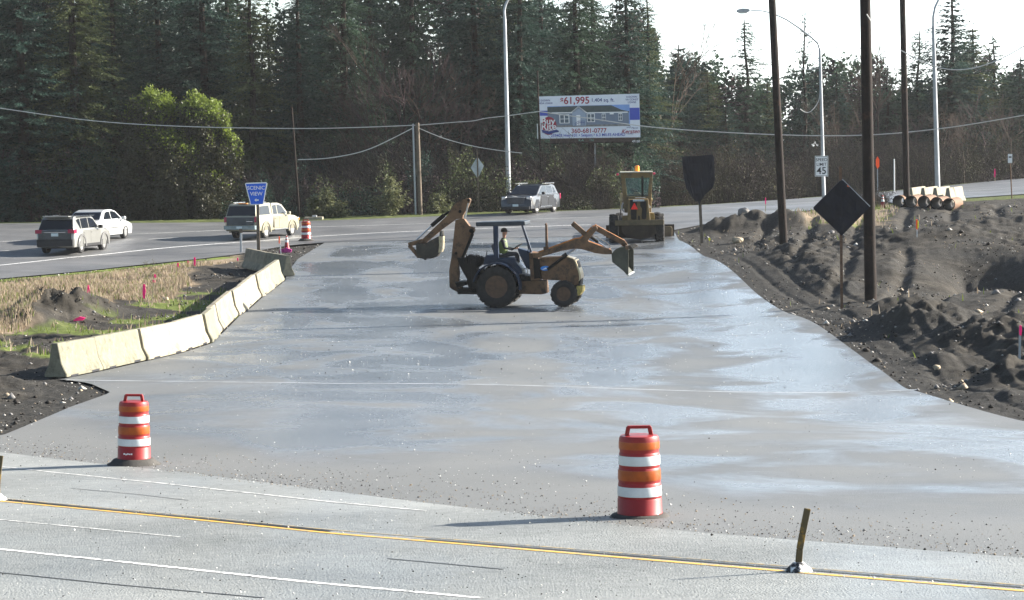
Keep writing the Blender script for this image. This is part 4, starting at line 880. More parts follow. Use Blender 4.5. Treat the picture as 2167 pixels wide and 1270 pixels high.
cable([(1735, 192), (1732, 214), (1718, 234), (1706, 238), (1693, 231)], 149, 1.8, 'short cable loop hanging from the bent street lamp')
cable([(1636, 86), (1660, 118), (1690, 142), (1712, 147), (1734, 144)], 149, 1.6, 'thin cable from the first utility pole to the bent street lamp')
cable([(1834, 30), (1843, 44)], 74, 2.2, 'stub of cable clipped to the thickest utility pole')
cable([(1740, 128), (1830, 124), (1900, 121), (2000, 112), (2167, 100)], 150, 1.1, 'thin dark wire high between the poles on the right', CABD)
# ------------------------------------------------------------------ signs
def panel(pts, th, origin, mt, name, parent, y=0, bevel=.004):
    return MB().prism(pts, y - th / 2, y + th / 2).build(name, mt, parent, bevel=bevel)
def loc2(o, d):
    """turn picture points into x,z beside an object's origin (flat object facing the viewer)"""
    return lambda q: tuple((pd(q[0], q[1], d) - o)[i] for i in (0, 2))
# scenic view sign
p = on(547, 532); d = p.y; e = empty('scenic_view_sign', p, label='blue tapered sign reading scenic view with an arrow, on a wooden post', cat='sign'); c = loc2(p, d)
MB().bar((0, .08, -.3), (c((544, 400))[0], .08, c((544, 400))[1]), .15, .10).build('post', WOOD, e)
MB().prism([c(q) for q in [(518.5, 389), (521, 387), (563, 385.5), (565.5, 388), (557.5, 433), (530, 434)]], -.01, .01).build('rim', SGW, e)
MB().prism([c(q) for q in [(520.5, 389.5), (563.5, 388), (556, 431.5), (531.5, 432.3)]], -.016, .0).build('panel', SGB, e)
x0, z0 = c((542, 398)); text('SCENIC', .25, SGW, e, x0, -.018, z0, bold=.004); x0, z0 = c((542.5, 410.5)); text('VIEW', .25, SGW, e, x0, -.018, z0, bold=.004)
MB().prism([c(q) for q in [(538.5, 423.5), (542.5, 420), (542.5, 422.2), (547.5, 422), (547.5, 424.8), (542.5, 425), (542.5, 427)]], -.022, -.012).build('arrow', SGW, e)
p = on(510, 534); e = empty('marker_post', p, label='short grey marker post left of the blue sign post', cat='post'); MB().bar((0, 0, -.2), (.02, 0, 48 * p.y / F), .1, .05).build('post', GALV, e, bevel=.01); MB().box(-.06, .1, -.035, -.027, 40 * p.y / F, 49 * p.y / F).build('reflector', WOOD, e)
# covered shield
def crumple(o, amp=.02, s=3):
    for v in o.data.vertices:
        n = fbm(np.array([v.co.x * s + 3]), np.array([v.co.z * s + v.co.y * 5]), 3, 8)[0]; v.co.y += n * amp * 2; v.co.x += n * amp * .5
def covered(pts, p, d, e, th=.09, n=14, amp=.03):
    """bagged sign: the outline filled with a fine, uneven grid with thickness"""
    c = loc2(p, d); q = [c(a) for a in pts]; b = MB(); b.prism(q, -th / 2, th / 2)
    bmesh.ops.triangulate(b.bm, faces=[f for f in b.bm.faces if len(f.verts) > 4])
    bmesh.ops.subdivide_edges(b.bm, edges=b.bm.edges[:], cuts=5, use_grid_fill=True)
    o = b.build('plastic_cover', BLACKP, e); crumple(o, amp); return c
p = on(1486, 514); d = p.y; e = empty('covered_shield_sign', p, label='shield shaped road sign wrapped in black plastic, behind the grader side', cat='sign')
c = covered([(1443, 333), (1447, 331), (1475, 330), (1507, 327), (1511, 332), (1513, 380), (1508, 398), (1492, 412), (1484, 424), (1472, 427), (1463, 416), (1452, 398), (1446, 372)], p, d, e)
MB().bar((0, .09, -.3), (c((1481, 415))[0], .09, c((1481, 415))[1]), .13, .09).build('post', WOOD, e); MB().prism([c(q) for q in [(1476, 425), (1484, 424), (1480, 436)]], -.02, .0).build('plastic_tail', BLACKP, e)
p = on(1782, 651); d = p.y; e = empty('covered_diamond_sign', p, label='black diamond sign wrapped in plastic on a thin rusty post', cat='sign')
c = covered([(1781, 381), (1784, 382), (1838, 435), (1840, 439), (1786, 494), (1781, 499), (1776, 494), (1722, 443), (1721, 439), (1777, 383)], p, d, e, .07, amp=.02)
MB().bar((0, .07, -.4), (c((1779, 352))[0], .07, c((1779, 352))[1]), .085, .06).build('post', RUST, e)
MB().bar((*c((1783, 380)), 0)[:1] + (.0,) + c((1783, 380))[1:], (c((1841, 437))[0], .0, c((1841, 437))[1]), .03, .06).build('bright_edge', GALV, e); MB().prism([c(q) for q in [(1792, 391), (1797, 395), (1798, 399), (1793, 396)]], -.05, -.03).build('torn_corner', ORR, e)
# small diamond (seen from behind)
p = col_at(1013, 143.5); d = p.y; e = empty('small_diamond_sign', p, label='pale back of a small diamond sign left of the left street lamp', cat='sign'); c = loc2(p, d)
MB().prism([c(q) for q in [(1010, 332), (1024, 351), (1011, 378), (996, 355)]], -.01, .01).build('panel', mat('sign_back', (.40, .44, .46), .45, .2), e)
MB().bar((0, -.04, -.3), (c((1010, 320))[0], -.04, c((1010, 320))[1]), .08, .05).build('post', WOOD, e)
# speed limit
d = 148.4; p = pd(1738, 372, d); e = empty('speed_limit_sign', p, label='white speed limit 45 sign on the mast of the bent street lamp', cat='sign'); c = loc2(p, d)
R_ = lambda x0, y0, x1, y1: [c((x0, y0)), c((x1, y0)), c((x1, y1)), c((x0, y1))]
MB().prism(R_(1724.5, 330, 1752.5, 373.5), -.01, .01).build('panel', SGW, e, bevel=.004)
b = MB(); 
for r in [(1725.6, 331, 1751.4, 331.9), (1725.6, 371.6, 1751.4, 372.5), (1725.6, 331, 1726.4, 372.5), (1750.6, 331, 1751.4, 372.5)]: b.prism(R_(*r), -.016, -.008)
b.build('border', SGK, e)
for s_, y_, z_, bo in (('SPEED', 338.5, .27, .004), ('LIMIT', 348.2, .27, .004), ('45', 362, .62, .012)): x0, z0 = c((1738.5, y_)); text(s_, z_, SGK, e, x0, -.013, z0, bold=bo)
# small signs on the right
p = on(2142, 419); d = p.y; e = empty('small_white_sign', p, label='small pale sign on a thin post at the far right of the highway', cat='sign'); c = loc2(p, d)
MB().tube((0, .03, -.2), (c((2137, 326))[0], .03, c((2137, 326))[1]), .035, n=8).build('post', RUST, e); MB().prism([c(q) for q in [(2133, 326), (2142, 326), (2142, 345), (2133, 345)]], -.012, .012).build('panel', SGW, e)
MB().prism([c(q) for q in [(2134.5, 331), (2140.5, 331), (2140.5, 334), (2134.5, 334)]], -.018, -.01).build('symbol', SGK, e)
p = col_at(1858, 164.5); d = p.y; e = empty('orange_diamond_sign', p, label='narrow orange sign seen nearly edge on, right of the thickest utility pole', cat='sign'); c = loc2(p, d)
MB().bar((0, .03, -.2), (c((1857, 356))[0], .03, c((1857, 356))[1]), .06, .05).build('post', GALV, e); MB().prism([c(q) for q in [(1857, 331), (1861, 338), (1861, 352), (1857, 358), (1853.5, 350), (1853.5, 338)]], -.02, .02).build('panel', ORR, e)
p = col_at(1893, 164); e = empty('white_marker_post', p, label='slim white marker post between the orange sign and the third utility pole', cat='post'); MB().tube((0, 0, -.2), (0, 0, 75 / F * 164), .045, n=8).build('post', SGW, e)
# ------------------------------------------------------------------ survey laths and ribbons
def stake(px, pt, pb, tx, col, label, ribbon=(0, 1), px_r=None, w=1.6, thick=4.5, col2=None, stick=True, lm=None):
    p = on(px, pb); d = p.y; c = loc2(p, d); e = empty('survey_stake', p, label=label, cat='stake', group='survey stakes with bright ribbon'); k = d / F
    if stick: MB().bar((0, 0, -.1), (c((tx, pt))[0], 0, c((tx, pt))[1]), w * k, .012).build('lath', lm or LATH, e)
    y0, y1 = pt + ribbon[0] * (pb - pt), pt + ribbon[1] * (pb - pt); xr = tx if px_r is None else px_r
    a = [(xr - thick * .35, y0), (xr + thick * .4, y0 + 1), (xr + thick * .55, (y0 + y1) / 2), (xr + thick * .3, y1), (xr - thick * .4, y1 - 2), (xr - thick * .5, (y0 + y1) / 2)]
    MB().prism([c(q) for q in a], -.03, -.015).build('ribbon', col, e)
    if col2: MB().prism([c(q) for q in [(xr + thick * .4, y0 + 2), (xr + thick * 1.1, y0 + 5), (xr + thick * .9, y1 - 4), (xr + thick * .35, y1 - 2)]], -.035, -.02).build('second_ribbon', col2, e)
stake(203, 603, 641, 187, PINK, 'pink ribbon on a leaning lath behind the dirt pile', (0, .68)); stake(318, 600, 653, 305, PINK, 'broad pink ribbon on a leaning lath, left of the taller one', (.02, .62), thick=6)
stake(320, 580, 642, 328, PINK, 'tall thin lath with two pink knots right of the broad ribbon', (0, .14)); stake(327, 592, 606, 326, PINK, 'second lower knot of pink ribbon on the tall thin lath', (0, .6), stick=False, thick=6)
stake(378, 556, 574, 377, PINK, 'short stake with pink ribbon and yellow base tag', (0, .55), col2=YLR); stake(398, 552, 566, 398, PINK, 'small pink ribbon between the yellow tagged stake and the taller ribbon', (0, .8))
stake(412, 544, 568, 412, PINK, 'upright pink ribbon at the tip of the dug strip', (0, .8)); stake(503, 545, 558, 503, PINK, 'tiny pink ribbon in the grass just left of the turned barriers', (0, .6), thick=3)
stake(595, 500, 536, 591, ORR, 'white lath with red tip beside the cone', (0, .45), thick=3, lm=SGW); stake(1941, 464, 508, 1940, ORR, 'lath with orange and yellow ribbon on the fill, right of the thickest pole', (0, .5), col2=YLR, thick=4, lm=SGW)
stake(1501, 503, 516, 1501, YLR, 'small yellow flag right of the covered shield post', (0, .55), thick=4); stake(1620, 418, 448, 1620, PINK, 'pink ribbon stake at the highway edge left of the first pole', (0, .5), thick=2.5)
stake(2157, 688, 758, 2159, PINK, 'leaning pink ribbon stake at the right edge above the dark hole', (0, .32), thick=6, lm=GALV, w=5); stake(2106, 357, 384, 2105, PINK, 'pink ribbon beyond the highway at the upper right', (0, .7), thick=3)
p = on(160, 684); k = p.y / F
b = MB(); b.bar((-.28, 0, .05), (.35, .1, .16), .06, .03); b.bar((-.2, .2, .04), (.3, .25, .10), .05, .03); b.build('broken_lath', LATH, loc=p, label='broken lath lying below the dirt pile', cat='stake')
MB().prism([(-.1, 0), (.22, .02), (.3, .1), (.12, .14), (.0, .09)], -.05, .05).build('fallen_ribbon', PINK, loc=tuple(p + Vector((.05, -.15, .03))), label='bright pink ribbon heap lying beside the broken lath', cat='ribbon')
MB().prism([(-.25, 0), (.3, 0), (.35, .12), (.1, .22), (-.2, .16)], -.15, .15).build('ribbon_heap', mat('magenta_bag', (.30, .02, .16), .6, var=.5, vscale=6), loc=tuple(on(602, 533)), label='crumpled magenta bag at the foot of the white lath', cat='bag')
# ------------------------------------------------------------------ boulders
def rock(px, py, r, label, m, seed, name='boulder', flat=.7):
    rs = np.random.default_rng(seed); b = MB(); bmesh.ops.create_icosphere(b.bm, subdivisions=3, radius=r)
    for v in b.bm.verts:
        n = fbm(np.array([v.co.x / r * 1.1 + seed]), np.array([v.co.z / r * 1.1 + v.co.y / r * .9]), 3, seed)[0]; v.co *= 1 + n * .38; v.co.z *= flat
    p = on(px, py); b.build(name, m, loc=(p.x, p.y, p.z + r * flat * .5), smooth=False, label=label, cat='rock')
BUFF = mat('buff_rock', (.36, .29, .20), .8, var=.3, vscale=4, bump=.4); GREYR = mat('grey_rock', (.17, .16, .15), .8, var=.3, vscale=4, bump=.4)
rock(1560, 513, .27, 'rounded buff boulder on the gravel right of the covered shield', BUFF, 3); rock(1573, 458, .3, 'dark rock on top of the far soil heap', GREYR, 4, flat=1.1)
rock(1982, 776, .1, 'pale buff stone at the foot of the dark soil mound', BUFF, 5); rock(350, 634, .13, 'pale stone at the end of the grass strip', BUFF, 6); rock(2108, 620, .13, 'grey stone on the slope at the right edge', GREYR, 7); rock(1760, 500, .15, 'small grey stone below the covered diamond', GREYR, 9)
# low slab
p = col_at(664, 139.5); k = p.y / F; e = empty('concrete_vault', p, label='low white slab with a box on it at the far edge of the highway', cat='vault'); MB().box(-19 * k, 19 * k, -.5, .5, -.2, 3.5 * k + .05).build('slab', CONCP, e, bevel=.02); MB().box(-3 * k, 6 * k, -.2, .2, 3.5 * k + .05, 9 * k).build('box', GALV, e)
# ------------------------------------------------------------------ billboard
d = 151.0; p = pd(1254, 440, d); p.z = gz(p.x, p.y); e = empty('billboard', p, label='large white billboard with a house picture and a price, on a single dark post', cat='billboard'); c = loc2(p, d)
BT = mat('billboard_white', (.66, .70, .76), .6, var=.04); BBL = mat('billboard_blue', (.05, .08, .40), .6, var=.05); BRD = mat('billboard_red', (.30, .025, .05), .6, var=.1); NAVY = mat('billboard_navy', (.03, .05, .20), .6, var=.05)
L0, R0 = (1140, 204.5), (1352.5, 198.5); L1, R1 = (1144.5, 293.5), (1355, 290.5)
def bq(u, v):
    """u,v in 0..1 over the face, v down"""
    x = (L0[0] * (1 - u) + R0[0] * u) * (1 - v) + (L1[0] * (1 - u) + R1[0] * u) * v; y = (L0[1] * (1 - u) + R0[1] * u) * (1 - v) + (L1[1] * (1 - u) + R1[1] * u) * v; return c((x, y))
def rect(u0, v0, u1, v1): return [bq(u0, v0), bq(u1, v0), bq(u1, v1), bq(u0, v1)]
MB().prism(rect(0, 0, 1, 1), -.12, .12).build('panel', BT, e)
def flat(pts, y, m, name): return MB().prism(pts, y - .012, y).build(name, m, e)
flat(rect(.002, .34, .08, .46), -.122, BBL, 'blue_band'); flat(rect(.90, .32, .998, .60), -.122, BBL, 'blue_band')
HS = mat('picture_siding', (.16, .20, .26), .7, var=.06); HSL = mat('picture_light_siding', (.28, .34, .42), .7, var=.05); RF = mat('picture_roof', (.065, .085, .085), .7, var=.15, vscale=6); SKYB = mat('picture_sky', (.20, .33, .62), .7, var=.1, vscale=1.5)
flat(rect(.08, .24, .90, .735), -.124, SKYB, 'picture_sky'); flat([bq(*q) for q in [(.08, .255), (.52, .245), (.72, .25), (.82, .36), (.895, .40), (.895, .42), (.08, .42)]], -.128, RF, 'picture_roof')
flat(rect(.08, .40, .89, .70), -.1265, HS, 'picture_wall'); flat(rect(.08, .69, .90, .735), -.130, mat('picture_ground', (.20, .20, .20), .8, var=.3, vscale=5), 'picture_ground')
flat([bq(*q) for q in [(.12, .385), (.33, .39), (.46, .40), (.88, .405), (.88, .43), (.12, .41)]], -.1315, SGW, 'picture_gutter')
flat([bq(*q) for q in [(.325, .385), (.39, .26), (.46, .40), (.46, .71), (.325, .71)]], -.134, HSL, 'picture_gable'); b = MB()
for q0_, q1_ in (((.318, .40), (.39, .265)), ((.39, .265), (.468, .41))):
    a0, a1 = bq(*q0_), bq(*q1_); b.bar((a0[0], -.140, a0[1]), (a1[0], -.140, a1[1]), .075, .012)
b.build('picture_bargeboard', SGW, e)
def win(u0, v0, u1, v1):
    flat(rect(u0, v0, u1, v1), -.1405, SGW, 'picture_window'); m_ = (u0 + u1) / 2; t_ = (u1 - u0) * .09; vm = (v0 + v1) / 2
    for ua, ub in ((u0 + t_, m_ - t_ / 2), (m_ + t_ / 2, u1 - t_)):
        for va, vb in ((v0 + .015, vm - .006), (vm + .006, v1 - .015)): flat(rect(ua, va, ub, vb), -.144, mat_glz, 'picture_glass')
mat_glz = mat('picture_glass', (.09, .12, .15), .5)
for r in [(.195, .44, .295, .65), (.47, .43, .55, .63), (.62, .44, .66, .61), (.785, .44, .825, .61)]: win(*r)
flat(rect(.70, .43, .74, .46), -.1405, SGW, 'picture_window'); flat(rect(.365, .46, .405, .70), -.138, SGW, 'picture_door'); b = MB()
for v_ in (.60, .64):
    a0, a1 = bq(.345, v_ + .06), bq(.385, v_); b.bar((a0[0], -.146, a0[1]), (a1[0], -.146, a1[1]), .025, .01); a2 = bq(.445, v_); b.bar((a1[0], -.146, a1[1]), (a2[0], -.146, a2[1]), .025, .01)
for u_ in (.385, .40, .415, .43, .445): a0, a1 = bq(u_, .60), bq(u_, .70); b.bar((a0[0], -.148, a0[1]), (a1[0], -.148, a1[1]), .02, .008)
b.build('picture_railing', NAVY, e)
ce = bq(.085, .70); k = d / F; b = MB(); pts = [(ce[0] + math.cos(a) * 16.5 * k, ce[1] + math.sin(a) * 19 * k) for a in np.linspace(0, 6.283, 33)[:-1]]; b.prism(pts, -.150, -.140); b.build('round_logo', BRD, e)
flat([bq(*q) for q in [(.01, .79), (.085, .83), (.16, .79), (.19, .83), (.175, .855), (.15, .86), (.085, .90), (.02, .86)]], -.158, NAVY, 'ribbon')
def bt(s, size, m, u, v, **kw): x0, z0 = bq(u, v); return text(s, size, m, e, x0, kw.pop('y', -.126), z0, **kw)
bt('Buy', .60, SGW, .080, .595, y=-.152, bold=.02); bt('Rite', .60, SGW, .085, .725, y=-.152, bold=.02); bt('HOMES', .24, SGW, .085, .83, y=-.160, bold=.01)
bt('$', .40, BRD, .228, .105, bold=.018); bt('61,995', .62, BRD, .375, .125, bold=.024, sx=.98); bt('1,404 sq. ft.', .32, NAVY, .635, .125, bold=.008)
bt('0 DOWN', .17, NAVY, .055, .10, bold=.004); bt('USDA LOANS', .15, NAVY, .062, .165, bold=.004)
for i, s_ in enumerate(('0 DOWN', 'VA CONST', 'LOANS')): bt(s_, .165, NAVY, .925, .07 + i * .062, bold=.004)
bt('360-681-0777', .40, BRD, .485, .835, bold=.012); bt('259403 Hwy 101 \u2022 Sequim \u2022 6.3 MILES AHEAD', .265, BBL, .475, .935, bold=.007, sx=.93)
bt('with', .16, NAVY, .885, .765, shear=.3); bt('Martin', .16, NAVY, .945, .785, shear=.3); bt('Kersten', .36, BRD, .90, .865, shear=.35, bold=.012); bt('HOMES', .11, NAVY, .90, .92)
b = MB(); a0 = c((1164, 293)); a1 = c((1346, 292)); z1 = c((1164, 303))[1]
b.box(a0[0], a1[0], .16, .22, z1, a0[1]); b.build('walkway', mat('brown_lattice', (.075, .055, .05), .8, var=.3, vscale=5), e); b = MB(); b.box(a0[0] - .3, a1[0] + .9, -.5, .4, z1 - .05, z1); b.build('walkway_deck', POLEM, e)
x0 = c((1230, 296))[0]; text('K-A', .20, mat('pale_green', (.25, .45, .38), .6), e, x0, .155, c((1230, 297))[1], bold=.006); text('150', .20, mat('pale_green', (.25, .45, .38), .6), e, c((1252, 297))[0], .155, c((1252, 297))[1], bold=.006)
text('47150', .20, SGW, e, c((1345, 299.5))[0], -.51, c((1345, 299.5))[1], bold=.008)
MB().box(-.22, .17, .12, .45, -.3, z1 - .05).build('post', POLEM, e); MB().box(.175, .26, .15, .42, -.3, z1 - .05).build('post_pale_edge', GALV, e); MB().bar((c((1137, 262))[0], 0, c((1137, 262))[1]), (c((1138, 294))[0], 0, c((1138, 294))[1]), .05, .1).build('side_white_strip', SGW, e)  # white strip at the board's left; pale strip along the post's right edge
# ------------------------------------------------------------------ cars
GLZ = mat('car_glass', (.006, .008, .012), .08, var=.1, spec=.35); TYRE = mat('tyre', (.016, .016, .017), .75, var=.3, vscale=8); RIMM = mat('alloy_rim', (.55, .55, .54), .3, .85, var=.1)
TRIM = mat('black_trim', (.018, .018, .02), .5, var=.2); CHR = mat('chrome', (.70, .70, .70), .15, 1, var=.05); TAIL = mat('tail_light', (.28, .01, .05), .2, var=.1, coat=.5); PLATE = mat('number_plate', (.50, .58, .60), .5, var=.1, vscale=20)
HEAD = mat('head_light', (.55, .57, .6), .12, .3, coat=1); AMB = mat('amber_lens', (.85, .25, .02), .3, coat=.5)
def carpaint(n, c, metal=.5, r=.32): return mat(n, c, r, metal, var=.05, vscale=2, coat=.7)
def wheel(parent, x, y, r, w, side, spokes=5):
    t = MB(); h = w / 2; t.lathe([(r * .64, -h), (r * .9, -h), (r * .985, -h * .75), (r, -h * .3), (r, h * .3), (r * .985, h * .75), (r * .9, h), (r * .64, h)], 'Y', n=36, closed=True)
    o = t.build('wheel', TYRE, parent, smooth=True, loc=(x, y, r)); b = MB(); s = side
    b.lathe([(r * .66, h * .8 * s), (r * .62, h * .86 * s), (r * .58, h * .55 * s)], 'Y', n=30); b.lathe([(0, h * .8 * s), (r * .16, h * .78 * s), (r * .18, h * .5 * s)], 'Y', n=16)
    for k in range(spokes):
        a = 6.283 * k / spokes; b.bar((math.cos(a) * r * .1, h * .66 * s, math.sin(a) * r * .1), (math.cos(a) * r * .62, h * .72 * s, math.sin(a) * r * .62), r * .22, .03)
    b.build('rim', RIMM, o, smooth=True); MB().lathe([(0, h * .35 * s), (r * .6, h * .35 * s), (r * .6, h * .3 * s)], 'Y', n=24).build('brake_disc', TRIM, o)
def car(name, label, px, py, az, pxh, sp):
    p = hit(px, py); z = float(base(p.x, p.y)) + .018; s = pxh / (sp['H'] * F / p.y)
    e = empty(name, (p.x, p.y, z), rad(90 - az), s, label=label, cat=sp.get('cat', 'car'), group=None)
    L_, W2 = sp['L'], sp['W'] / 2; X0 = -L_ / 2; PM_ = sp['paint']; lowz = sp.get('low', .28)
    top = [(x + X0, zz) for x, zz in sp['body']]
    wx = [w_ + X0 for w_ in sp['wheels']]; R = sp['r']; ra = R + .06; bot = []
    for cx in sorted(wx, reverse=True):
        bot += [(cx + math.cos(a) * ra, max(R + math.sin(a) * ra, lowz)) for a in np.linspace(-.25, math.pi + .25, 14)]
    poly = top + [(top[-1][0] - .05, lowz)] + bot + [(top[0][0] + .05, lowz)]
    zt = max(q[1] for q in top); b = MB(); rings = []
    for t, sx, dz in ((-1, .07, .05), (-.975, .035, .02), (-.88, .012, .0), (-.5, 0, 0), (.5, 0, 0), (.88, .012, .0), (.975, .035, .02), (1, .07, .05)):
        cxn = 0; rings.append([b.bm.verts.new((x * (1 - sx * abs(x) / (L_ / 2)) , t * W2 - (0 if zz > .5 else math.copysign(.03, t) * (abs(t) > .9)), zz - dz * (zz > .75 * zt))) for x, zz in poly])
    n = len(poly)
    for P, Q in zip(rings[:-1], rings[1:]):
        for i in range(n): b.bm.faces.new([P[i], Q[i], Q[(i + 1) % n], P[(i + 1) % n]])
    b.bm.faces.new(rings[0]); b.bm.faces.new(rings[-1][::-1]); bmesh.ops.triangulate(b.bm, faces=[f for f in b.bm.faces if len(f.verts) > 4])
    b.build('body', PM_, e, smooth=True)
    MB().box(X0 + .3, -X0 - .3, -W2 + .24, W2 - .24, lowz - .06, .62).build('underbody', TRIM, e)
    z0, z1 = sp['belt'], sp['H']; hb, ht = W2 - sp.get('ib', .07), W2 - sp.get('it', .23)
    hw = lambda q: hb + (ht - hb) * (q - z0) / (z1 - z0)
    def cab(poly_, m, nm, off=0):
        b = MB(); pts = [(x + X0, zz) for x, zz in poly_]; A = [b.bm.verts.new((x, -hw(zz) - off, zz)) for x, zz in pts]; B = [b.bm.verts.new((x, hw(zz) + off, zz)) for x, zz in pts]; b.bm.faces.new(A); b.bm.faces.new(B[::-1])
        for i in range(len(A)): b.bm.faces.new([A[i], B[i], B[(i + 1) % len(A)], A[(i + 1) % len(A)]])
        return b.build(nm, m, e, bevel=.035)
    for i, cp in enumerate(sp['cabins']): cab(cp, PM_, 'cabin')
    def sidepane(poly_, m, nm, off=.006, parent=None):
        for sd in (-1, 1):
            b = MB(); pts = [(x + X0, zz) for x, zz in poly_]; A = [b.bm.verts.new((x, sd * (hw(zz) + off), zz)) for x, zz in pts]; B = [b.bm.verts.new((x, sd * (hw(zz) - .03), zz)) for x, zz in pts]; b.bm.faces.new(A); b.bm.faces.new(B[::-1])
            for i in range(len(A)): b.bm.faces.new([A[i], B[i], B[(i + 1) % len(A)], A[(i + 1) % len(A)]])
            b.build(nm, m, parent or e)
    for w_ in sp['side']: sidepane(w_, GLZ, 'side_window')
    def endpane(q0, q1, nm, mrg=.07, m=GLZ):
        (xa, za), (xb, zb) = [(x + X0, zz) for x, zz in (q0, q1)]; d = Vector((xb - xa, 0, zb - za)); nn = Vector((-d.z, 0, d.x)).normalized()
        if nn.x * (xa + xb) < 0: nn = -nn
        b = MB(); P = []
        for t, s_ in ((.08, -1), (.08, 1), (.93, 1), (.93, -1)):
            zz = za + d.z * t; P.append(Vector((xa + d.x * t, s_ * (hw(zz) - mrg), zz)) + nn * .008)
        b.poly([tuple(v) for v in P]); b.poly([tuple(v - nn * .03) for v in P[::-1]])
        for i in range(4): b.poly([tuple(P[i]), tuple(P[i] - nn * .03), tuple(P[(i + 1) % 4] - nn * .03), tuple(P[(i + 1) % 4])])
        b.build(nm, m, e)
    endpane(*sp['ws'], 'windshield'); endpane(*sp['rw'], 'rear_window', sp.get('rwm', .07))
    for cx in wx:
        for sd in (-1, 1): wheel(e, cx, sd * (W2 - .13), R, .23, sd)
    for dr in sp['doors']:
        for sd in (-1, 1):
            b = MB(); b.prism([(x + X0, zz) for x, zz in dr], sd * (W2 - .02), sd * (W2 + .004)); o = b.build('door', PM_, e, bevel=.006)
            xs = min(q[0] for q in dr) + X0; MB().box(xs + .06, xs + .26, sd * W2, sd * (W2 + .035), sp['belt'] - .17, sp['belt'] - .13).build('handle', sp.get('handle', PM_), o, bevel=.008)
    def bx(nm, m, x0, x1, y0, y1, q0, q1, bev=.012):
        MB().box(x0 + X0, x1 + X0, y0, y1, q0, q1).build(nm, m, e, bevel=bev)
    for sd in (-1, 1):
        mx = sp['mirror']; MB().box(mx + X0 - .08, mx + X0 + .08, sd * (W2 + .02), sd * (W2 + .22), sp['belt'] + .0, sp['belt'] + .16).build('mirror', sp.get('mirm', TRIM), e, bevel=.03)
        a = sp['tl']; MB().box(a[0] + X0, a[1] + X0, sd * a[2], sd * a[3], a[4], a[5]).build('tail_light', TAIL, e, bevel=.015)
        a = sp['hl']; MB().box(a[0] + X0, a[1] + X0, sd * a[2], sd * a[3], a[4], a[5]).build('headlight', HEAD, e, bevel=.03)
        for (nm, m, x0, x1, za, zb, out) in sp.get('sidebits', []): MB().box(x0 + X0, x1 + X0, sd * (W2 - .03), sd * (W2 + out), za, zb).build(nm, m, e, bevel=.008)
        if sp.get('flare'):
            for cx in wx:
                b = MB(); A_ = np.linspace(-.15, math.pi + .15, 13); pts = [(cx + math.cos(a) * (ra + .09), R + math.sin(a) * (ra + .09)) for a in A_] + [(cx + math.cos(a) * (ra - .01), R + math.sin(a) * (ra - .01)) for a in A_[::-1]]
                b.prism(pts, sd * (W2 - .05), sd * (W2 + .025)); b.build('wheel_arch', sp['flare'], e)
    for a in sp.get('bits', []): bx(*a)
    return e
def bits(L_, W2, extra): return extra
GREY = carpaint('grey_paint', (.26, .26, .245), .5); WHITE = carpaint('silver_white_paint', (.50, .51, .51), .25); GOLD = carpaint('beige_paint', (.28, .26, .19), .35); DARKP = carpaint('dark_grey_paint', (.010, .013, .020), .1, .35)
suv = dict(L=4.7, W=1.86, H=1.70, r=.37, belt=1.07, low=.30, paint=GREY, cat='car', wheels=[.95, 3.80],
    body=[(0, .34), (-.0, .62), (.03, .98), (.10, 1.09), (3.2, 1.09), (3.45, 1.10), (4.35, .99), (4.58, .90), (4.68, .70), (4.7, .42)],
    cabins=[[(.12, 1.05), (.40, 1.58), (.52, 1.67), (1.0, 1.70), (2.35, 1.68), (2.75, 1.60), (3.52, 1.05)]],
    side=[[(.95, 1.12), (.62, 1.50), (.9, 1.56), (1.06, 1.56), (1.06, 1.12)], [(1.15, 1.12), (1.15, 1.57), (2.0, 1.58), (2.0, 1.12)], [(2.08, 1.12), (2.08, 1.58), (2.42, 1.57), (2.72, 1.50), (3.2, 1.12)]],
    ws=((3.52, 1.06), (2.75, 1.60)), rw=((.12, 1.05), (.40, 1.58)), rwm=.04, doors=[[(1.12, .42), (1.12, 1.05), (2.04, 1.05), (2.04, .42)], [(2.06, .42), (2.06, 1.05), (3.15, 1.05), (3.22, .42)]], mirror=3.0, it=.2,
    tl=(-.015, .32, .62, .94, .93, 1.10), hl=(4.2, 4.64, .60, .86, .76, .92), flare=mat('grey_cladding', (.10, .10, .10), .6), sidebits=[('sill', TRIM, 1.35, 3.35, .30, .42, .012), ('roof_rail', CHR, .8, 2.6, 1.665, 1.70, -.19)],
    bits=[('rear_bumper', TRIM, -.05, .12, -.86, .86, .34, .66), ('number_plate', PLATE, -.03, .02, -.17, .17, .80, .94), ('chrome_strip', CHR, -.035, .02, -.52, .52, .965, 1.0), ('tailgate', mat('shaded_tailgate', (.06, .065, .07), .35, .3), -.012, .05, -.80, .80, .66, 1.07), ('spoiler', GREY, .22, .55, -.60, .60, 1.655, 1.70), ('antenna', TRIM, .62, .66, -.02, .02, 1.68, 1.80)])  # tailgate colour darkened to paint the shade on the rear
car('grey_suv', 'grey suv with a dark rear window driving away, leftmost vehicle nearest the grass', 158, 534, 11, 78, suv)
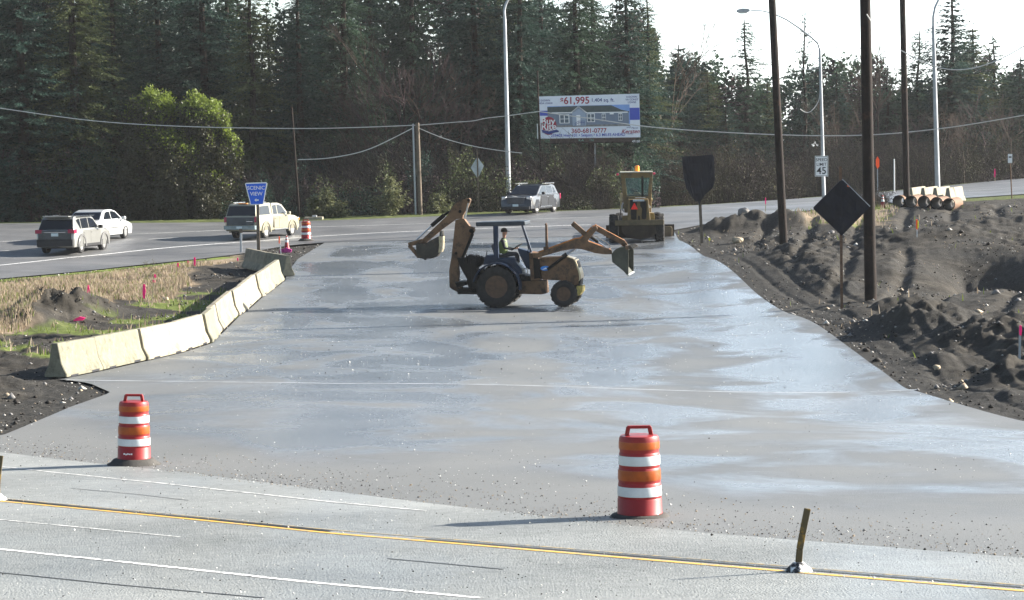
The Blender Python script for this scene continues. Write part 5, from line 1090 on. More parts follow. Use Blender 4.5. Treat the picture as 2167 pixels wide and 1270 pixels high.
sedan = dict(L=4.85, W=1.82, H=1.46, r=.34, belt=.93, low=.24, paint=WHITE, wheels=[1.05, 3.85],
    body=[(0, .34), (-.0, .60), (.04, .86), (.12, .95), (.75, 1.0), (1.2, .97), (3.4, .97), (4.25, .84), (4.65, .72), (4.82, .55), (4.83, .34)],
    cabins=[[(.62, .92), (1.36, 1.37), (1.75, 1.45), (2.5, 1.46), (2.95, 1.38), (3.75, .92)]],
    side=[[(1.15, 1.0), (1.55, 1.31), (1.85, 1.36), (2.15, 1.37), (2.15, 1.0)], [(2.22, 1.0), (2.22, 1.37), (2.6, 1.37), (2.92, 1.30), (3.4, 1.0)]], ws=((3.75, .93), (2.95, 1.38)), rw=((.62, .92), (1.36, 1.37)), rwm=.05,
    doors=[[(1.45, .32), (1.35, .9), (2.18, .9), (2.18, .32)], [(2.20, .32), (2.20, .9), (3.3, .9), (3.35, .32)]], mirror=3.25, tl=(-.01, .25, .55, .88, .72, .88), hl=(4.45, 4.80, .5, .84, .58, .72), mirm=WHITE,
    sidebits=[('side_strip', TRIM, 1.5, 3.35, .56, .60, .012)], bits=[('number_plate', PLATE, -.03, .02, -.17, .17, .70, .82), ('rear_bumper', WHITE, -.06, .1, -.84, .84, .34, .60), ('antenna', TRIM, 1.75, 1.77, -.01, .01, 1.45, 1.62)])
car('white_sedan', 'silver white sedan half hidden behind the grey suv', 207, 508, 12, 64, sedan)
pick = dict(L=5.3, W=1.90, H=1.86, r=.39, belt=1.18, low=.42, paint=GOLD, cat='pickup', wheels=[1.15, 4.35],
    body=[(0, .58), (0, .95), (.02, 1.15), (.06, 1.22), (3.7, 1.20), (4.0, 1.19), (4.75, 1.12), (5.1, 1.02), (5.26, .85), (5.3, .52)],
    cabins=[[(.05, 1.16), (.24, 1.76), (.34, 1.82), (.6, 1.86), (1.98, 1.86), (1.98, 1.16)], [(2.06, 1.16), (2.06, 1.78), (2.25, 1.84), (2.9, 1.83), (3.35, 1.74), (4.08, 1.16)]],
    side=[[(.35, 1.24), (.42, 1.68), (1.75, 1.72), (1.75, 1.24)], [(2.14, 1.24), (2.14, 1.70), (2.62, 1.73), (2.62, 1.24)], [(2.70, 1.24), (2.70, 1.73), (3.0, 1.71), (3.28, 1.64), (3.75, 1.24)]],
    ws=((4.08, 1.18), (3.35, 1.74)), rw=((.05, 1.16), (.24, 1.76)), rwm=.05, doors=[[(2.10, .52), (2.10, 1.14), (2.68, 1.14), (2.68, .52)], [(2.70, .52), (2.70, 1.14), (3.72, 1.14), (3.80, .52)]], mirror=3.62, it=.19,
    tl=(-.015, .12, .80, .95, .88, 1.15), hl=(4.95, 5.24, .62, .92, .80, 1.0), mirm=GOLD, sidebits=[('sill', CHR, 2.1, 3.75, .40, .47, .03), ('bed_gap', TRIM, 1.99, 2.05, .55, 1.17, .006), ('corner_light', AMB, 5.12, 5.2, .86, .96, .0)], flare=GOLD,
    bits=[('rear_bumper', mat('steel_bumper', (.20, .25, .27), .35, .6), -.16, .08, -.90, .90, .50, .70), ('number_plate', PLATE, -.18, -.15, -.16, .16, .55, .67), ('tailgate', mat('shaded_tailgate', (.05, .06, .07), .4, .3), -.02, .05, -.80, .80, .72, 1.14), ('maker_bar', CHR, -.03, .0, -.72, -.35, .90, .94), ('roof_rack', CHR, .45, 1.8, -.62, -.58, 1.87, 1.91), ('roof_rack', CHR, .45, 1.8, .58, .62, 1.87, 1.91), ('brake_light', AMB, .30, .42, -.25, .25, 1.83, 1.87), ('spare_wheel', TYRE, .3, .8, -.3, .3, .36, .56)])  # dark tailgate colour carries the shade of the rear face
car('beige_pickup', 'beige pickup with a topper over its bed, behind the blue sign post', 557, 503, 20, 74, pick)
blk = dict(L=4.83, W=1.91, H=1.67, r=.39, belt=1.06, low=.28, paint=DARKP, wheels=[1.03, 3.85],
    body=[(0, .40), (0, .7), (.08, .95), (.2, 1.08), (3.2, 1.06), (3.55, 1.08), (4.45, 1.0), (4.70, .92), (4.80, .70), (4.83, .32)],
    cabins=[[(.25, 1.04), (.54, 1.53), (.68, 1.60), (1.1, 1.66), (2.3, 1.66), (2.8, 1.57), (3.75, 1.04)]],
    side=[[(.60, 1.12), (.78, 1.42), (.95, 1.50), (1.05, 1.12)], [(1.15, 1.12), (1.12, 1.52), (1.98, 1.56), (1.98, 1.12)], [(2.06, 1.12), (2.06, 1.56), (2.45, 1.55), (2.75, 1.48), (3.35, 1.12)]],
    ws=((3.75, 1.05), (2.8, 1.57)), rw=((.25, 1.04), (.54, 1.53)), doors=[[(1.2, .40), (1.15, 1.03), (2.02, 1.03), (2.02, .40)], [(2.04, .40), (2.04, 1.03), (3.2, 1.03), (3.28, .40)]], mirror=3.15, tl=(.0, .15, .75, .94, .75, 1.08), hl=(4.35, 4.72, .62, .90, .72, .98),
    handle=CHR, sidebits=[('chrome_sill', CHR, 1.5, 3.35, .36, .39, .02), ('window_chrome', CHR, .9, 3.3, 1.075, 1.10, -.045), ('roof_rail', CHR, 1.0, 2.5, 1.66, 1.72, -.22)],
    bits=[('grille', mat('grille', (.05, .055, .07), .3, .7), 4.72, 4.82, -.52, .52, .60, .94), ('grille_chrome', CHR, 4.74, 4.79, -.56, .56, .93, .965), ('number_plate', PLATE, 4.81, 4.87, -.17, .17, .42, .55), ('front_bumper', TRIM, 4.7, 4.84, -.85, .85, .26, .42)])
car('dark_suv', 'dark grey suv coming toward the viewer below the billboard', 1124, 451, 180 + 22, 61, blk)
# ------------------------------------------------------------------ backhoe loader
BY = mat('backhoe_tan_paint', (.155, .088, .046), .75, var=.15, vscale=1.5, bump=.1, grime=((.05, .032, .02), 3.8, .46)); BY2 = mat('backhoe_orange_paint', (.50, .18, .025), .5, var=.12, grime=((.2, .09, .03), 3, .58)); BLU = mat('machine_dark_blue', (.007, .019, .045), .45, var=.3, vscale=3)
OIL = mat('oily_black', (.008, .0075, .007), .6, spec=.15, var=.5, vscale=7); BCK = mat('worn_bucket', (.04, .037, .03), .6, .2, var=.4, vscale=4, grime=((.16, .09, .045), 3, .55)); MUD = mat('muddy_tyre', (.020, .019, .018), .8, var=.5, vscale=6, bump=.4); RIMB = mat('rusty_tan_rim', (.085, .05, .03), .7, var=.3, vscale=6); GREENB = mat('greenish_bucket', (.058, .060, .045), .6, .1, var=.3, vscale=3)
YAW = 8.0; p = hit(1100, 652); S = F / p.y; OX = 1130
be = empty('backhoe_loader', (p.x + (OX - 1100) / S, p.y + .85, float(base(p.x, p.y)) + .01), -rad(YAW), 1, label='tan backhoe loader with a dark canopy standing across the new paving', cat='backhoe')
def LP(px, py, y): return ((px - OX) / S - (y + .85) * math.sin(rad(YAW)), (652 - py) / S - .012 - (px - OX) / S * math.sin(rad(ROLL)) * .5)
def A(pts, y=0): return [LP(840 + x / 4.703, 400 + q / 4.703, y) for x, q in pts]
def B(pts, y=0): return [LP(1100 + x / 5.08, 420 + q / 5.08, y) for x, q in pts]
def V3(f, q, y): a = f([q], y)[0]; return (a[0], y, a[1])
def pr(f, pts, y, t, nm, m, parent=be, bevel=.012): return MB().prism(f(pts, y), y - t / 2, y + t / 2).build(nm, m, parent, bevel=bevel)
# backhoe boom, stick, bucket
boom = pr(A, [(622, 312), (690, 292), (712, 300), (765, 372), (808, 388), (812, 418), (795, 446), (770, 500), (715, 650), (690, 700), (655, 700), (640, 790), (648, 860), (640, 900), (652, 960), (690, 1010), (690, 1050), (650, 1050), (570, 1008), (548, 985), (548, 820), (575, 680), (602, 470)], 0, .34, 'boom', BY)
b = MB(); b.tube(V3(A, (790, 450), -.18), V3(A, (680, 700), -.18), .055, n=10); b.tube(V3(A, (800, 420), -.20), V3(A, (760, 520), -.20), .03, n=8); b.build('boom_cylinder', OIL, boom, smooth=True)
for q, r in (((775, 420), .075), ((617, 645), .05), ((665, 225), .06), ((755, 112), .05)):
    MB().tube(V3(A, q, -.215), V3(A, q, .215), r, n=14).build('pivot_pin', OIL, boom, smooth=True)
stick = pr(A, [(735, 94), (765, 92), (778, 108), (770, 135), (735, 210), (700, 262), (695, 292), (620, 306), (480, 405), (335, 520), (305, 548), (262, 545), (268, 512), (420, 372), (540, 262), (580, 195), (638, 130)], .0, .26, 'stick', BY)
b = MB(); b.tube(V3(A, (560, 225), 0), V3(A, (490, 268), 0), .045, n=8); b.tube(V3(A, (370, 368), 0), V3(A, (500, 262), 0), .075, n=12); b.build('bucket_cylinder', OIL, stick, smooth=True); MB().tube(V3(A, (212, 512), 0), V3(A, (380, 360), 0), .03, n=8).build('piston_rod', STEEL, stick, smooth=True)
for y in (-.19, .19):
    b = MB(); b.bar(V3(A, (130, 560), y), V3(A, (275, 520), y), .14, .05); b.bar(V3(A, (135, 565), y), V3(A, (238, 685), y), .12, .05); b.build('bucket_link', BY, be, bevel=.01)
for y in (-.2, .2): MB().bar(V3(A, (752, 140), y), V3(A, (712, 300), y), .05, .04).build('stick_link', STEEL, be)
bk = MB(); out = A([(220, 548), (300, 556), (362, 520), (440, 478), (466, 470), (462, 560), (448, 640), (425, 676), (380, 694), (300, 700), (236, 688), (222, 640)], 0)
bk.prism(out, -.30, -.27); bk.prism(out, .27, .30); bk.prism(A([(220, 548), (236, 690), (300, 702), (380, 696), (428, 678), (452, 640), (440, 632), (418, 664), (378, 680), (300, 686), (246, 676), (232, 548)], 0), -.29, .29); bk.prism(A([(220, 548), (300, 548), (300, 562), (225, 562)], 0), -.29, .29)
bo = bk.build('rear_bucket', BCK, be, bevel=.008); MB().prism(A([(455, 470), (488, 476), (482, 600), (468, 636), (448, 640), (458, 560)], 0), -.31, .31).build('cutting_plate', mat('lit_plate_edge', (.42, .36, .24), .45, .5, var=.3, vscale=6), bo, bevel=.006)  # pale plate colour paints the light on the bucket's right edge
for y in (-.26, -.09, .09, .26): MB().prism(A([(462, 480), (466, 422), (476, 418), (486, 480)], 0), y - .035, y + .035).build('tooth', BCK, bo)
MB().tube(V3(A, (298, 702), -.1), V3(A, (298, 702), .1), .05, n=12).build('lifting_eye', OIL, bo)
# swing post, stabilisers, valve bank
b = MB(); b.prism(A([(640, 690), (720, 690), (760, 660), (900, 690), (905, 745), (830, 800), (820, 1055), (760, 1060), (745, 960), (735, 900), (700, 840), (660, 760)], 0), -.35, .35)
rs = random.Random(4)
for k in range(14):
    x = 700 + k * 15; b.tube(V3(A, (x, 740 + rs.uniform(-20, 40)), rs.uniform(-.45, -.3)), V3(A, (x + rs.uniform(-12, 12), 668 + rs.uniform(-15, 20)), rs.uniform(-.4, -.1)), .028, n=6)
b.build('valve_bank', OIL, be, bevel=.02)
b = MB(); b.prism(A([(620, 930), (735, 925), (745, 960), (640, 990)], 0), -.5, .5); b.prism(A([(650, 1000), (830, 1010), (830, 1045), (660, 1050)], 0), -.8, .8); b.build('swing_frame', OIL, be, bevel=.02)
for y in (-.62, .62):
    b = MB(); b.bar(V3(A, (790, 700), y), V3(A, (810, 1030), y), .18, .12); b.bar(V3(A, (715, 1040), y), V3(A, (830, 1040), y), .07, .35); b.build('stabiliser', OIL, be, bevel=.015)
b = MB(); b.path([V3(A, q, -.2) for q in ((735, 700), (745, 668), (770, 655), (800, 670), (820, 720))], .02, 6); b.path([V3(A, q, -.3) for q in ((800, 760), (800, 690), (830, 660), (850, 700))], .02, 6); b.build('hydraulic_hose', mat('pale_hose', (.16, .13, .12), .4, var=.3), be, smooth=True)
# wheels with lugs
def big(parent, px, py, R, w, y, rim, nl, nm='wheel'):
    x, z = LP(px, py, -.85); h = w / 2; t = MB(); c = (0, 0, 0)
    t.lathe([(R * .52, -h * .8), (R * .62, -h), (R * .85, -h), (R * .94, -h * .85), (R * .955, 0), (R * .94, h * .85), (R * .85, h), (R * .62, h), (R * .52, h * .8)], 'Y', n=48, closed=True)
    for k in range(nl):
        for s_ in (-1, 1):
            a0 = 6.283 * (k + (.5 if s_ > 0 else 0)) / nl; a1 = a0 + .20
            q0 = (math.cos(a0) * R * .965, s_ * h * .92, math.sin(a0) * R * .965); q1 = (math.cos(a1) * R * .975, 0, math.sin(a1) * R * .975); t.bar(q0, q1, R * .07, R * .055)
    x2 = x + (y + .85) * math.sin(rad(YAW)) * 0; o = t.build(nm, MUD, parent, smooth=True, loc=(x, y, R)); s_ = -1 if y < 0 else 1
    b = MB(); b.lathe([(R * .54, h * .82 * s_), (R * .50, h * .7 * s_), (R * .46, h * .35 * s_), (R * .26, h * .30 * s_), (R * .22, h * .55 * s_), (R * .12, h * .6 * s_), (0, h * .6 * s_)], 'Y', n=32)
    for k in range(8): a = 6.283 * k / 8; b.tube((math.cos(a) * R * .36, h * .34 * s_, math.sin(a) * R * .36), (math.cos(a) * R * .36, h * .42 * s_, math.sin(a) * R * .36), R * .03, n=6)
    b.build('rim', RIMB, o, smooth=True)
for y in (-.85, .85): big(be, 1059, 607, .755, .44, y, 1, 20)
for y in (-.82, .82): big(be, 1201.5, 623.5, .475, .32, y, 1, 16)
# fenders and rear body
for y in (-.86, .86):
    pts = []
    for a in np.linspace(rad(205), rad(-8), 18): pts.append((LP(1059, 607, -.85)[0] + math.cos(a) * .86, .755 + math.sin(a) * .86))
    pts2 = [(q[0] * 1.0 - (q[0] - LP(1059, 607, -.85)[0]) * .06, .755 + (q[1] - .755) * .94) for q in pts[::-1]]
    MB().prism(pts[3:] + pts2[:-3], y - .26, y + .26).build('fender', BLU, be, bevel=.01)
MB().prism(A([(905, 760), (930, 662), (1035, 660), (1050, 690), (1225, 690), (1235, 730), (1290, 800), (1300, 850), (1245, 850), (1180, 760), (1000, 740)], -.3), -.62, .62).build('operator_platform', BLU, be, bevel=.02)
pr(A, [(860, 800), (1290, 850), (1400, 880), (1400, 1045), (1290, 1050), (860, 1010)], 0, .9, 'transmission', OIL)
pr(A, [(1248, 925), (1458, 925), (1458, 1052), (1262, 1052)], -.35, .16, 'side_tank', BY)
pr(B, [(20, 895), (330, 895), (345, 1030), (290, 1040), (60, 1035)], 0, .95, 'chassis', BY)
pr(A, [(1245, 868), (1340, 868), (1340, 905), (1245, 905)], -.55, .3, 'step', OIL); MB().path([V3(A, q, -.6) for q in ((1255, 850), (1340, 845), (1340, 795), (1285, 800))], .018, 6).build('step_rail', STEEL, be)
# seat
sx = A([(985, 560), (1005, 640), (1040, 690), (1150, 690), (1150, 668), (1060, 660), (1030, 640), (1010, 555)], 0); MB().prism(sx, -.26, .26).build('seat', mat('seat_vinyl', (.04, .04, .045), .6), be, bevel=.03)
# canopy
cn = MB(); cn.prism(A([(852, 330), (1290, 320), (1350, 322), (1352, 362), (1280, 366), (855, 372)], 0), -.72, .72); cn.build('canopy_roof', mat('canopy_dark', (.03, .04, .05), .45, var=.4, vscale=3, grime=((.22, .13, .04), 2, .6)), be, bevel=.03)
for y in (-.64, .64): MB().bar(V3(A, (1026, 366), y), V3(A, (1026, 690), y), .17, .12).build('rear_post', BLU, be, bevel=.01); MB().bar(V3(A, (1290, 350), y), V3(A, (1380, 630), y), .075, .07).build('front_post', BLU, be, bevel=.008)
MB().path([V3(A, q, -.64) for q in ((1345, 560), (1352, 600), (1340, 640))], .015, 6).build('hose_loop', OIL, be)
# hood, cowl, grille, exhaust
hd = pr(B, [(262, 650), (330, 640), (565, 632), (640, 656), (668, 690), (690, 790), (702, 860), (696, 930), (640, 945), (560, 900), (480, 890), (300, 880), (280, 780)], 0, .86, 'hood', BY, bevel=.04)
MB().prism(B([(275, 660), (640, 664), (690, 864), (300, 868)], -.43), -.44, -.415).build('side_panel', BY, be, bevel=.02)
pr(B, [(640, 655), (660, 660), (690, 700), (725, 860), (716, 945), (694, 950), (703, 860), (672, 690)], 0, .80, 'grille', OIL); pr(B, [(565, 628), (642, 650), (672, 672), (722, 810), (728, 868), (700, 900), (706, 860), (700, 810), (660, 684), (640, 660), (565, 634)], 0, .90, 'grille_frame', mat('bright_trim', (.48, .40, .26), .35, .4), bevel=.008)
pr(B, [(675, 950), (742, 950), (738, 1010), (700, 1055), (660, 1055)], 0, .8, 'front_weight', mat('yellow_weight', (.50, .40, .12), .6, var=.3, vscale=6), bevel=.02)
MB().prism(B([(165, 590), (270, 600), (275, 890), (180, 890)], 0), -.5, .5).build('loader_tower', BY, be, bevel=.02)
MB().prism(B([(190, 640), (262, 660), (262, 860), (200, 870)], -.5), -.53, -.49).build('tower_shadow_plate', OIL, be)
pr(A, [(1252, 595), (1275, 600), (1385, 632), (1375, 810), (1340, 800), (1290, 700), (1262, 640)], 0, .5, 'dash_cowl', BLU); MB().tube(V3(A, (1275, 650), 0), V3(A, (1238, 585), 0), .025, n=8).build('steering_column', OIL, be)
b = MB(); q = V3(A, (1236, 585), 0); M_ = Matrix.Translation(q) @ Matrix.Rotation(rad(-32), 4, 'Y')
for k in range(24):
    a0, a1 = 6.283 * k / 24, 6.283 * (k + 1) / 24; b.tube(M_ @ Vector((math.cos(a0) * .22, math.sin(a0) * .22, 0)), M_ @ Vector((math.cos(a1) * .22, math.sin(a1) * .22, 0)), .018, n=6)
for k in range(3): a0 = 2.09 * k; b.tube(M_ @ Vector((0, 0, 0)), M_ @ Vector((math.cos(a0) * .22, math.sin(a0) * .22, 0)), .012, n=6)
b.build('steering_wheel', OIL, be, smooth=True)
b = MB(); b.tube(V3(B, (343, 560), -.1), V3(B, (341, 290), -.1), .052, .042, 12); b.tube(V3(B, (341, 290), -.1), V3(B, (332, 278), -.1), .042, n=10); b.build('exhaust', RUST, be, smooth=True); pr(B, [(308, 530), (362, 530), (362, 570), (308, 570)], -.1, .16, 'exhaust_base', RUST)
MB().tube(V3(A, (905, 745), -.3), V3(A, (934, 622), -.3), .018, n=6).build('control_lever', OIL, be)
# loader arms
for y, m1 in ((-.56, BY), (.56, BY2)):
    arm = pr(B, [(182, 588), (240, 592), (640, 446), (668, 440), (712, 436), (850, 308), (886, 302), (892, 335), (790, 452), (800, 470), (930, 520), (1040, 560), (1048, 606), (960, 606), (860, 592), (720, 550), (640, 545), (500, 568), (245, 640), (190, 645)], y, .13, 'loader_arm', m1)
    MB().tube(V3(B, (345, 770), y * .8), V3(B, (560, 610), y * .8), .055, n=10).build('lift_cylinder', OIL, be, smooth=True); MB().tube(V3(B, (545, 620), y * .8), V3(B, (655, 548), y * .8), .028, n=8).build('lift_rod', STEEL, be, smooth=True)
    lk = MB(); lk.bar(V3(B, (866, 318), y * .75), V3(B, (1185, 492), y * .75), .19, .08); lk.bar(V3(B, (1178, 486), y * .75), V3(B, (1212, 560), y * .75), .18, .08); lk.build('tilt_link', BY2 if y > 0 else BY, be, bevel=.01)
    MB().bar(V3(B, (630, 278), y * .8), V3(B, (768, 398), y * .8), .17, .10).build('tilt_lever', BY, be, bevel=.01)
    b = MB(); b.tube(V3(B, (820, 420), y * .55), V3(B, (900, 480), y * .55), .05, n=10); b.build('tilt_cylinder', OIL, be, smooth=True); MB().tube(V3(B, (890, 470), y * .55), V3(B, (1030, 570), y * .55), .028, n=8).build('tilt_rod', STEEL, be, smooth=True)
MB().path([V3(B, q, -.35) for q in ((800, 420), (840, 400), (920, 440), (990, 480), (1030, 520), (1020, 545), (980, 540))], .018, 6).build('hydraulic_hose', mat('silver_hose', (.35, .35, .34), .3, .5), be, smooth=True)
b = MB(); b.tube(V3(B, (850, 330), -.6), V3(B, (850, 330), .6), .05, n=10); b.tube(V3(B, (1030, 590), -.6), V3(B, (1030, 590), .6), .05, n=10); b.build('cross_tube', BY, be, smooth=True)
x_, z_ = B([(470, 545)], -.56)[0]; t_ = text('580K', .17, mat('decal_black', (.02, .02, .02), .6), be, x_, -.636, z_, name='lettering', bold=.004); t_.rotation_euler = (rad(90), -rad(21), 0)
x_, z_ = B([(320, 758)], -.44)[0]; MB().prism([(x_ + math.cos(a) * .17, z_ + math.sin(a) * .085) for a in np.linspace(0, 6.283, 25)[:-1]], -.452, -.438).build('badge', mat('badge_blue', (.03, .22, .65), .4), be); MB().prism([(x_ - .12, z_ - .05), (x_ + .1, z_ - .02), (x_ + .02, z_ + .03)], -.456, -.45).build('badge_mark', SGW, be)
# front bucket: side plates, curved back, floor, lip
side = [(1060, 562), (1110, 530), (1180, 520), (1212, 545), (1216, 600), (1212, 822), (1202, 832), (1160, 780), (1040, 682), (1034, 600)]
fb = MB(); sp_ = B(side, -1.05); fb.prism(sp_, -1.07, -1.04); fb.prism(sp_, 1.04, 1.07)
fb.prism(B([(1060, 562), (1034, 600), (1040, 682), (1160, 780), (1202, 832), (1208, 826), (1168, 772), (1052, 676), (1046, 602), (1068, 568)], -1.05), -1.05, 1.05); fb.prism(B([(1110, 530), (1180, 520), (1214, 545), (1212, 560), (1178, 532), (1112, 540), (1064, 572), (1060, 562)], -1.05), -1.05, 1.05)
fbo = fb.build('front_bucket', GREENB, be, bevel=.006); MB().prism(B([(1192, 820), (1204, 834), (1222, 826), (1212, 812)], -1.05), -1.09, 1.09).build('cutting_edge', mat('polished_steel', (.6, .58, .52), .3, .8), fbo)
MB().tube(V3(B, (1200, 530), -1.1), V3(B, (1200, 530), 1.1), .07, n=12).build('lip_tube', BY, fbo, smooth=True)
for k in range(5): y = -.95 + k * .47; MB().prism(B([(1190, 512), (1232, 512), (1262, 530), (1262, 545), (1215, 552)], -1.05), y - .05, y + .05).build('tooth', BCK, fbo)
# ------------------------------------------------------------------ the operator
def skinned(verts, edges, radii, root, name, m, parent, loc, sub=2):
    me = bpy.data.meshes.new(name); me.from_pydata([tuple(v) for v in verts], edges, []); o = bpy.data.objects.new(name, me); COL.objects.link(o)
    sm = o.modifiers.new('s', 'SKIN'); sm.use_smooth_shade = True
    for i, r in enumerate(radii):
        sv = me.skin_vertices[0].data[i]; sv.radius = (r, r) if not isinstance(r, tuple) else r; sv.use_root = (i == root)
    ss = o.modifiers.new('u', 'SUBSURF'); ss.levels = ss.render_levels = sub
    bpy.context.view_layer.update(); ev = bpy.data.meshes.new_from_object(o.evaluated_get(bpy.context.evaluated_depsgraph_get()))
    bpy.data.objects.remove(o); ev.materials.clear(); ev.materials.append(m); ev.name = name
    for p_ in ev.polygons: p_.use_smooth = True
    o = bpy.data.objects.new(name, ev); COL.objects.link(o); o.parent = parent; o.location = loc; return o
SKIN = mat('skin', (.36, .19, .13), .55, var=.06); CLOTH = mat('dark_clothes', (.025, .027, .035), .85, var=.3, vscale=8); VEST = mat('vest_yellow_green', (.10, .14, .035), .6, var=.15, vscale=8); HAIR = mat('dark_cap', (.02, .018, .02), .8)
hx, hz = A([(1105, 655)], 0)[0]; SC_ = 1.08
Mw = be.matrix_world if False else (Matrix.Translation(be.location) @ Matrix.Rotation(be.rotation_euler[2], 4, 'Z'))
pe = empty('person', Mw @ Vector((hx, 0, hz)), -rad(YAW), SC_, label='backhoe operator seated at the wheel in a dark cap and a yellow green vest', cat='person')
V_ = [(0, 0, 0), (-.02, 0, .18), (-.03, 0, .36), (-.01, 0, .47), (0, 0, .54)]; E_ = [(0, 1), (1, 2), (2, 3), (3, 4)]; R_2 = [(.13, .16), (.12, .15), (.12, .17), (.085, .11), .055]
for sd in (-1, 1):
    n0 = len(V_); V_ += [(-.01, .19 * sd, .44), (.06, .25 * sd, .20), (.28, .19 * sd, .16), (.34, .17 * sd, .17)]; E_ += [(2, n0), (n0, n0 + 1), (n0 + 1, n0 + 2), (n0 + 2, n0 + 3)]; R_2 += [.062, .048, .034, .032]
    n0 = len(V_); V_ += [(.05, .10 * sd, -.02), (.42, .15 * sd, -.0), (.48, .14 * sd, -.38), (.60, .14 * sd, -.44)]; E_ += [(0, n0), (n0, n0 + 1), (n0 + 1, n0 + 2), (n0 + 2, n0 + 3)]; R_2 += [.09, .065, .045, .04]
skinned(V_, E_, R_2, 0, 'clothes', CLOTH, pe, (0, 0, 0))
Vh = [(0, 0, .50), (.015, 0, .60), (.03, 0, .67), (.02, 0, .77), (.02, 0, .83)]; Eh = [(0, 1), (1, 2), (2, 3), (3, 4)]; Rh = [.055, .058, (.085, .072), (.098, .078), (.06, .05)]
n0 = len(Vh); Vh += [(.10, 0, .70), (.125, 0, .685)]; Eh += [(2, n0), (n0, n0 + 1)]; Rh += [.022, .012]
skinned(Vh, Eh, Rh, 0, 'head', SKIN, pe, (0, 0, 0))
b = MB()
for sd in (-1, 1): b.lathe([(0, -.008), (.010, 0), (0, .008)], 'X', c=(.108, .032 * sd, .725), n=8); b.lathe([(0, -.012), (.028, 0), (0, .012)], 'Y', c=(.01, .082 * sd, .71), n=10)
b.build('face_details', SKIN, pe, smooth=True); MB().box(.098, .108, -.022, .022, .645, .652).build('mouth', mat('lips', (.25, .09, .08), .6), pe)
b = MB(); b.lathe([(.104, .725), (.108, .77), (.09, .83), (.05, .86), (0, .868)], c=(.012, 0, 0), n=20); b.prism([(.05, .755), (.19, .74), (.19, .75), (.05, .775)], -.06, .06); b.build('cap', HAIR, pe, smooth=True)
for sd in (-1, 1):
    Vf = [(.34, .17 * sd, .17), (.40, .165 * sd, .18)]; Ef = [(0, 1)]; Rf = [(.03, .024), (.036, .018)]
    for k in range(4):
        yy = (.165 + (.5 - k / 3) * .055) * sd; n0 = len(Vf); l = (.9, 1, .95, .8)[k]
        Vf += [(.425, yy, .185), (.425 + .032 * l, yy, .20), (.425 + .045 * l, yy, .178), (.425 + .03 * l, yy, .158)]; Ef += [(1, n0), (n0, n0 + 1), (n0 + 1, n0 + 2), (n0 + 2, n0 + 3)]; Rf += [.011, .0095, .009, .008]
    n0 = len(Vf); Vf += [(.39, .135 * sd, .17), (.425, .125 * sd, .165), (.45, .13 * sd, .165)]; Ef += [(1, n0), (n0, n0 + 1), (n0 + 1, n0 + 2)]; Rf += [.013, .011, .009]
    skinned(Vf, Ef, Rf, 0, 'hand', SKIN, pe, (0, 0, 0), 1)
vb = MB(); rings = []
for z, a_, b_, cx in ((.02, .155, .185, 0), (.14, .150, .18, -.015), (.28, .15, .19, -.025), (.38, .14, .20, -.03), (.46, .10, .15, -.015), (.50, .07, .09, -.005)):
    rings.append([vb.bm.verts.new((cx + math.cos(t) * a_, math.sin(t) * b_, z)) for t in np.linspace(0, 6.283, 25)[:-1]])
for P, Q in zip(rings[:-1], rings[1:]):
    for i in range(24): vb.bm.faces.new([P[i], P[(i + 1) % 24], Q[(i + 1) % 24], Q[i]])
vo = vb.build('vest', VEST, pe, smooth=True)
for sd in (-1, 1): MB().bar((.13, .07 * sd, .08), (.08, .09 * sd, .44), .012, .04).build('reflective_strip', REFW, vo)
# ------------------------------------------------------------------ motor grader, seen from behind
GY = mat('grader_tan_paint', (.17, .115, .042), .6, var=.15, vscale=1.5, grime=((.08, .06, .035), 3, .48)); GD = mat('grader_dirty_rear', (.035, .026, .017), .8, var=.5, vscale=2.5); CABG = mat('cab_glass', (.05, .09, .09), .1)
def glass():
    m = bpy.data.materials.new('clear_glass'); m.use_nodes = True; nt_ = m.node_tree; b_ = nt_.nodes['Principled BSDF']; b_.inputs['Base Color'].default_value = (.3, .4, .4, 1); b_.inputs['Roughness'].default_value = .02
    t = nt_.nodes.new('ShaderNodeBsdfTransparent'); t.inputs[0].default_value = (.80, .90, .88, 1); mx = nt_.nodes.new('ShaderNodeMixShader'); mx.inputs[0].default_value = .90; nt_.links.new(b_.outputs[0], mx.inputs[1]); nt_.links.new(t.outputs[0], mx.inputs[2]); nt_.links.new(mx.outputs[0], nt_.nodes['Material Output'].inputs[0]); return m
CGL = glass()
p = hit(1352, 514); S2 = F / p.y; GX = 1352
ge = empty('motor_grader', (p.x, p.y, float(base(p.x, p.y)) + .01), -rad(3), 1, label='yellow motor grader seen from behind with a red triangle and an orange beacon', cat='grader')
def g(pts): return [((1270 + x / 7.47 - GX) / S2, (514 - 350 - q / 7.47) / S2) for x, q in pts]
def gp(pts, y0, y1, nm, m, parent=ge, bevel=.012): return MB().prism(g(pts), y0, y1).build(nm, m, parent, bevel=bevel)
def g3(x, q, y): a = g([(x, q)])[0]; return (a[0], y, a[1])
gp([(325, 104), (852, 104), (852, 122), (325, 122)], 1.35, 3.25, 'cab_roof', mat('pale_roof', (.55, .52, .42), .6)); cb = MB()
W1, W2_ = [(340, 122), (850, 122), (852, 200), (340, 200)], 0
for pts in ([(338, 120), (852, 120), (846, 205), (342, 205)], [(342, 205), (412, 205), (436, 500), (470, 530), (440, 760), (392, 760), (362, 430)], [(800, 205), (846, 205), (828, 440), (812, 760), (770, 760), (740, 530), (768, 500)], [(436, 500), (768, 500), (770, 530), (440, 530)]): cb.prism(g(pts), 1.45, 1.56)
cb.prism(g([(342, 122), (375, 122), (392, 560), (364, 560)]), 2.9, 3.0); cb.prism(g([(815, 122), (846, 122), (826, 560), (798, 560)]), 2.9, 3.0)
cb.build('cab_frame', GY, ge, bevel=.015)
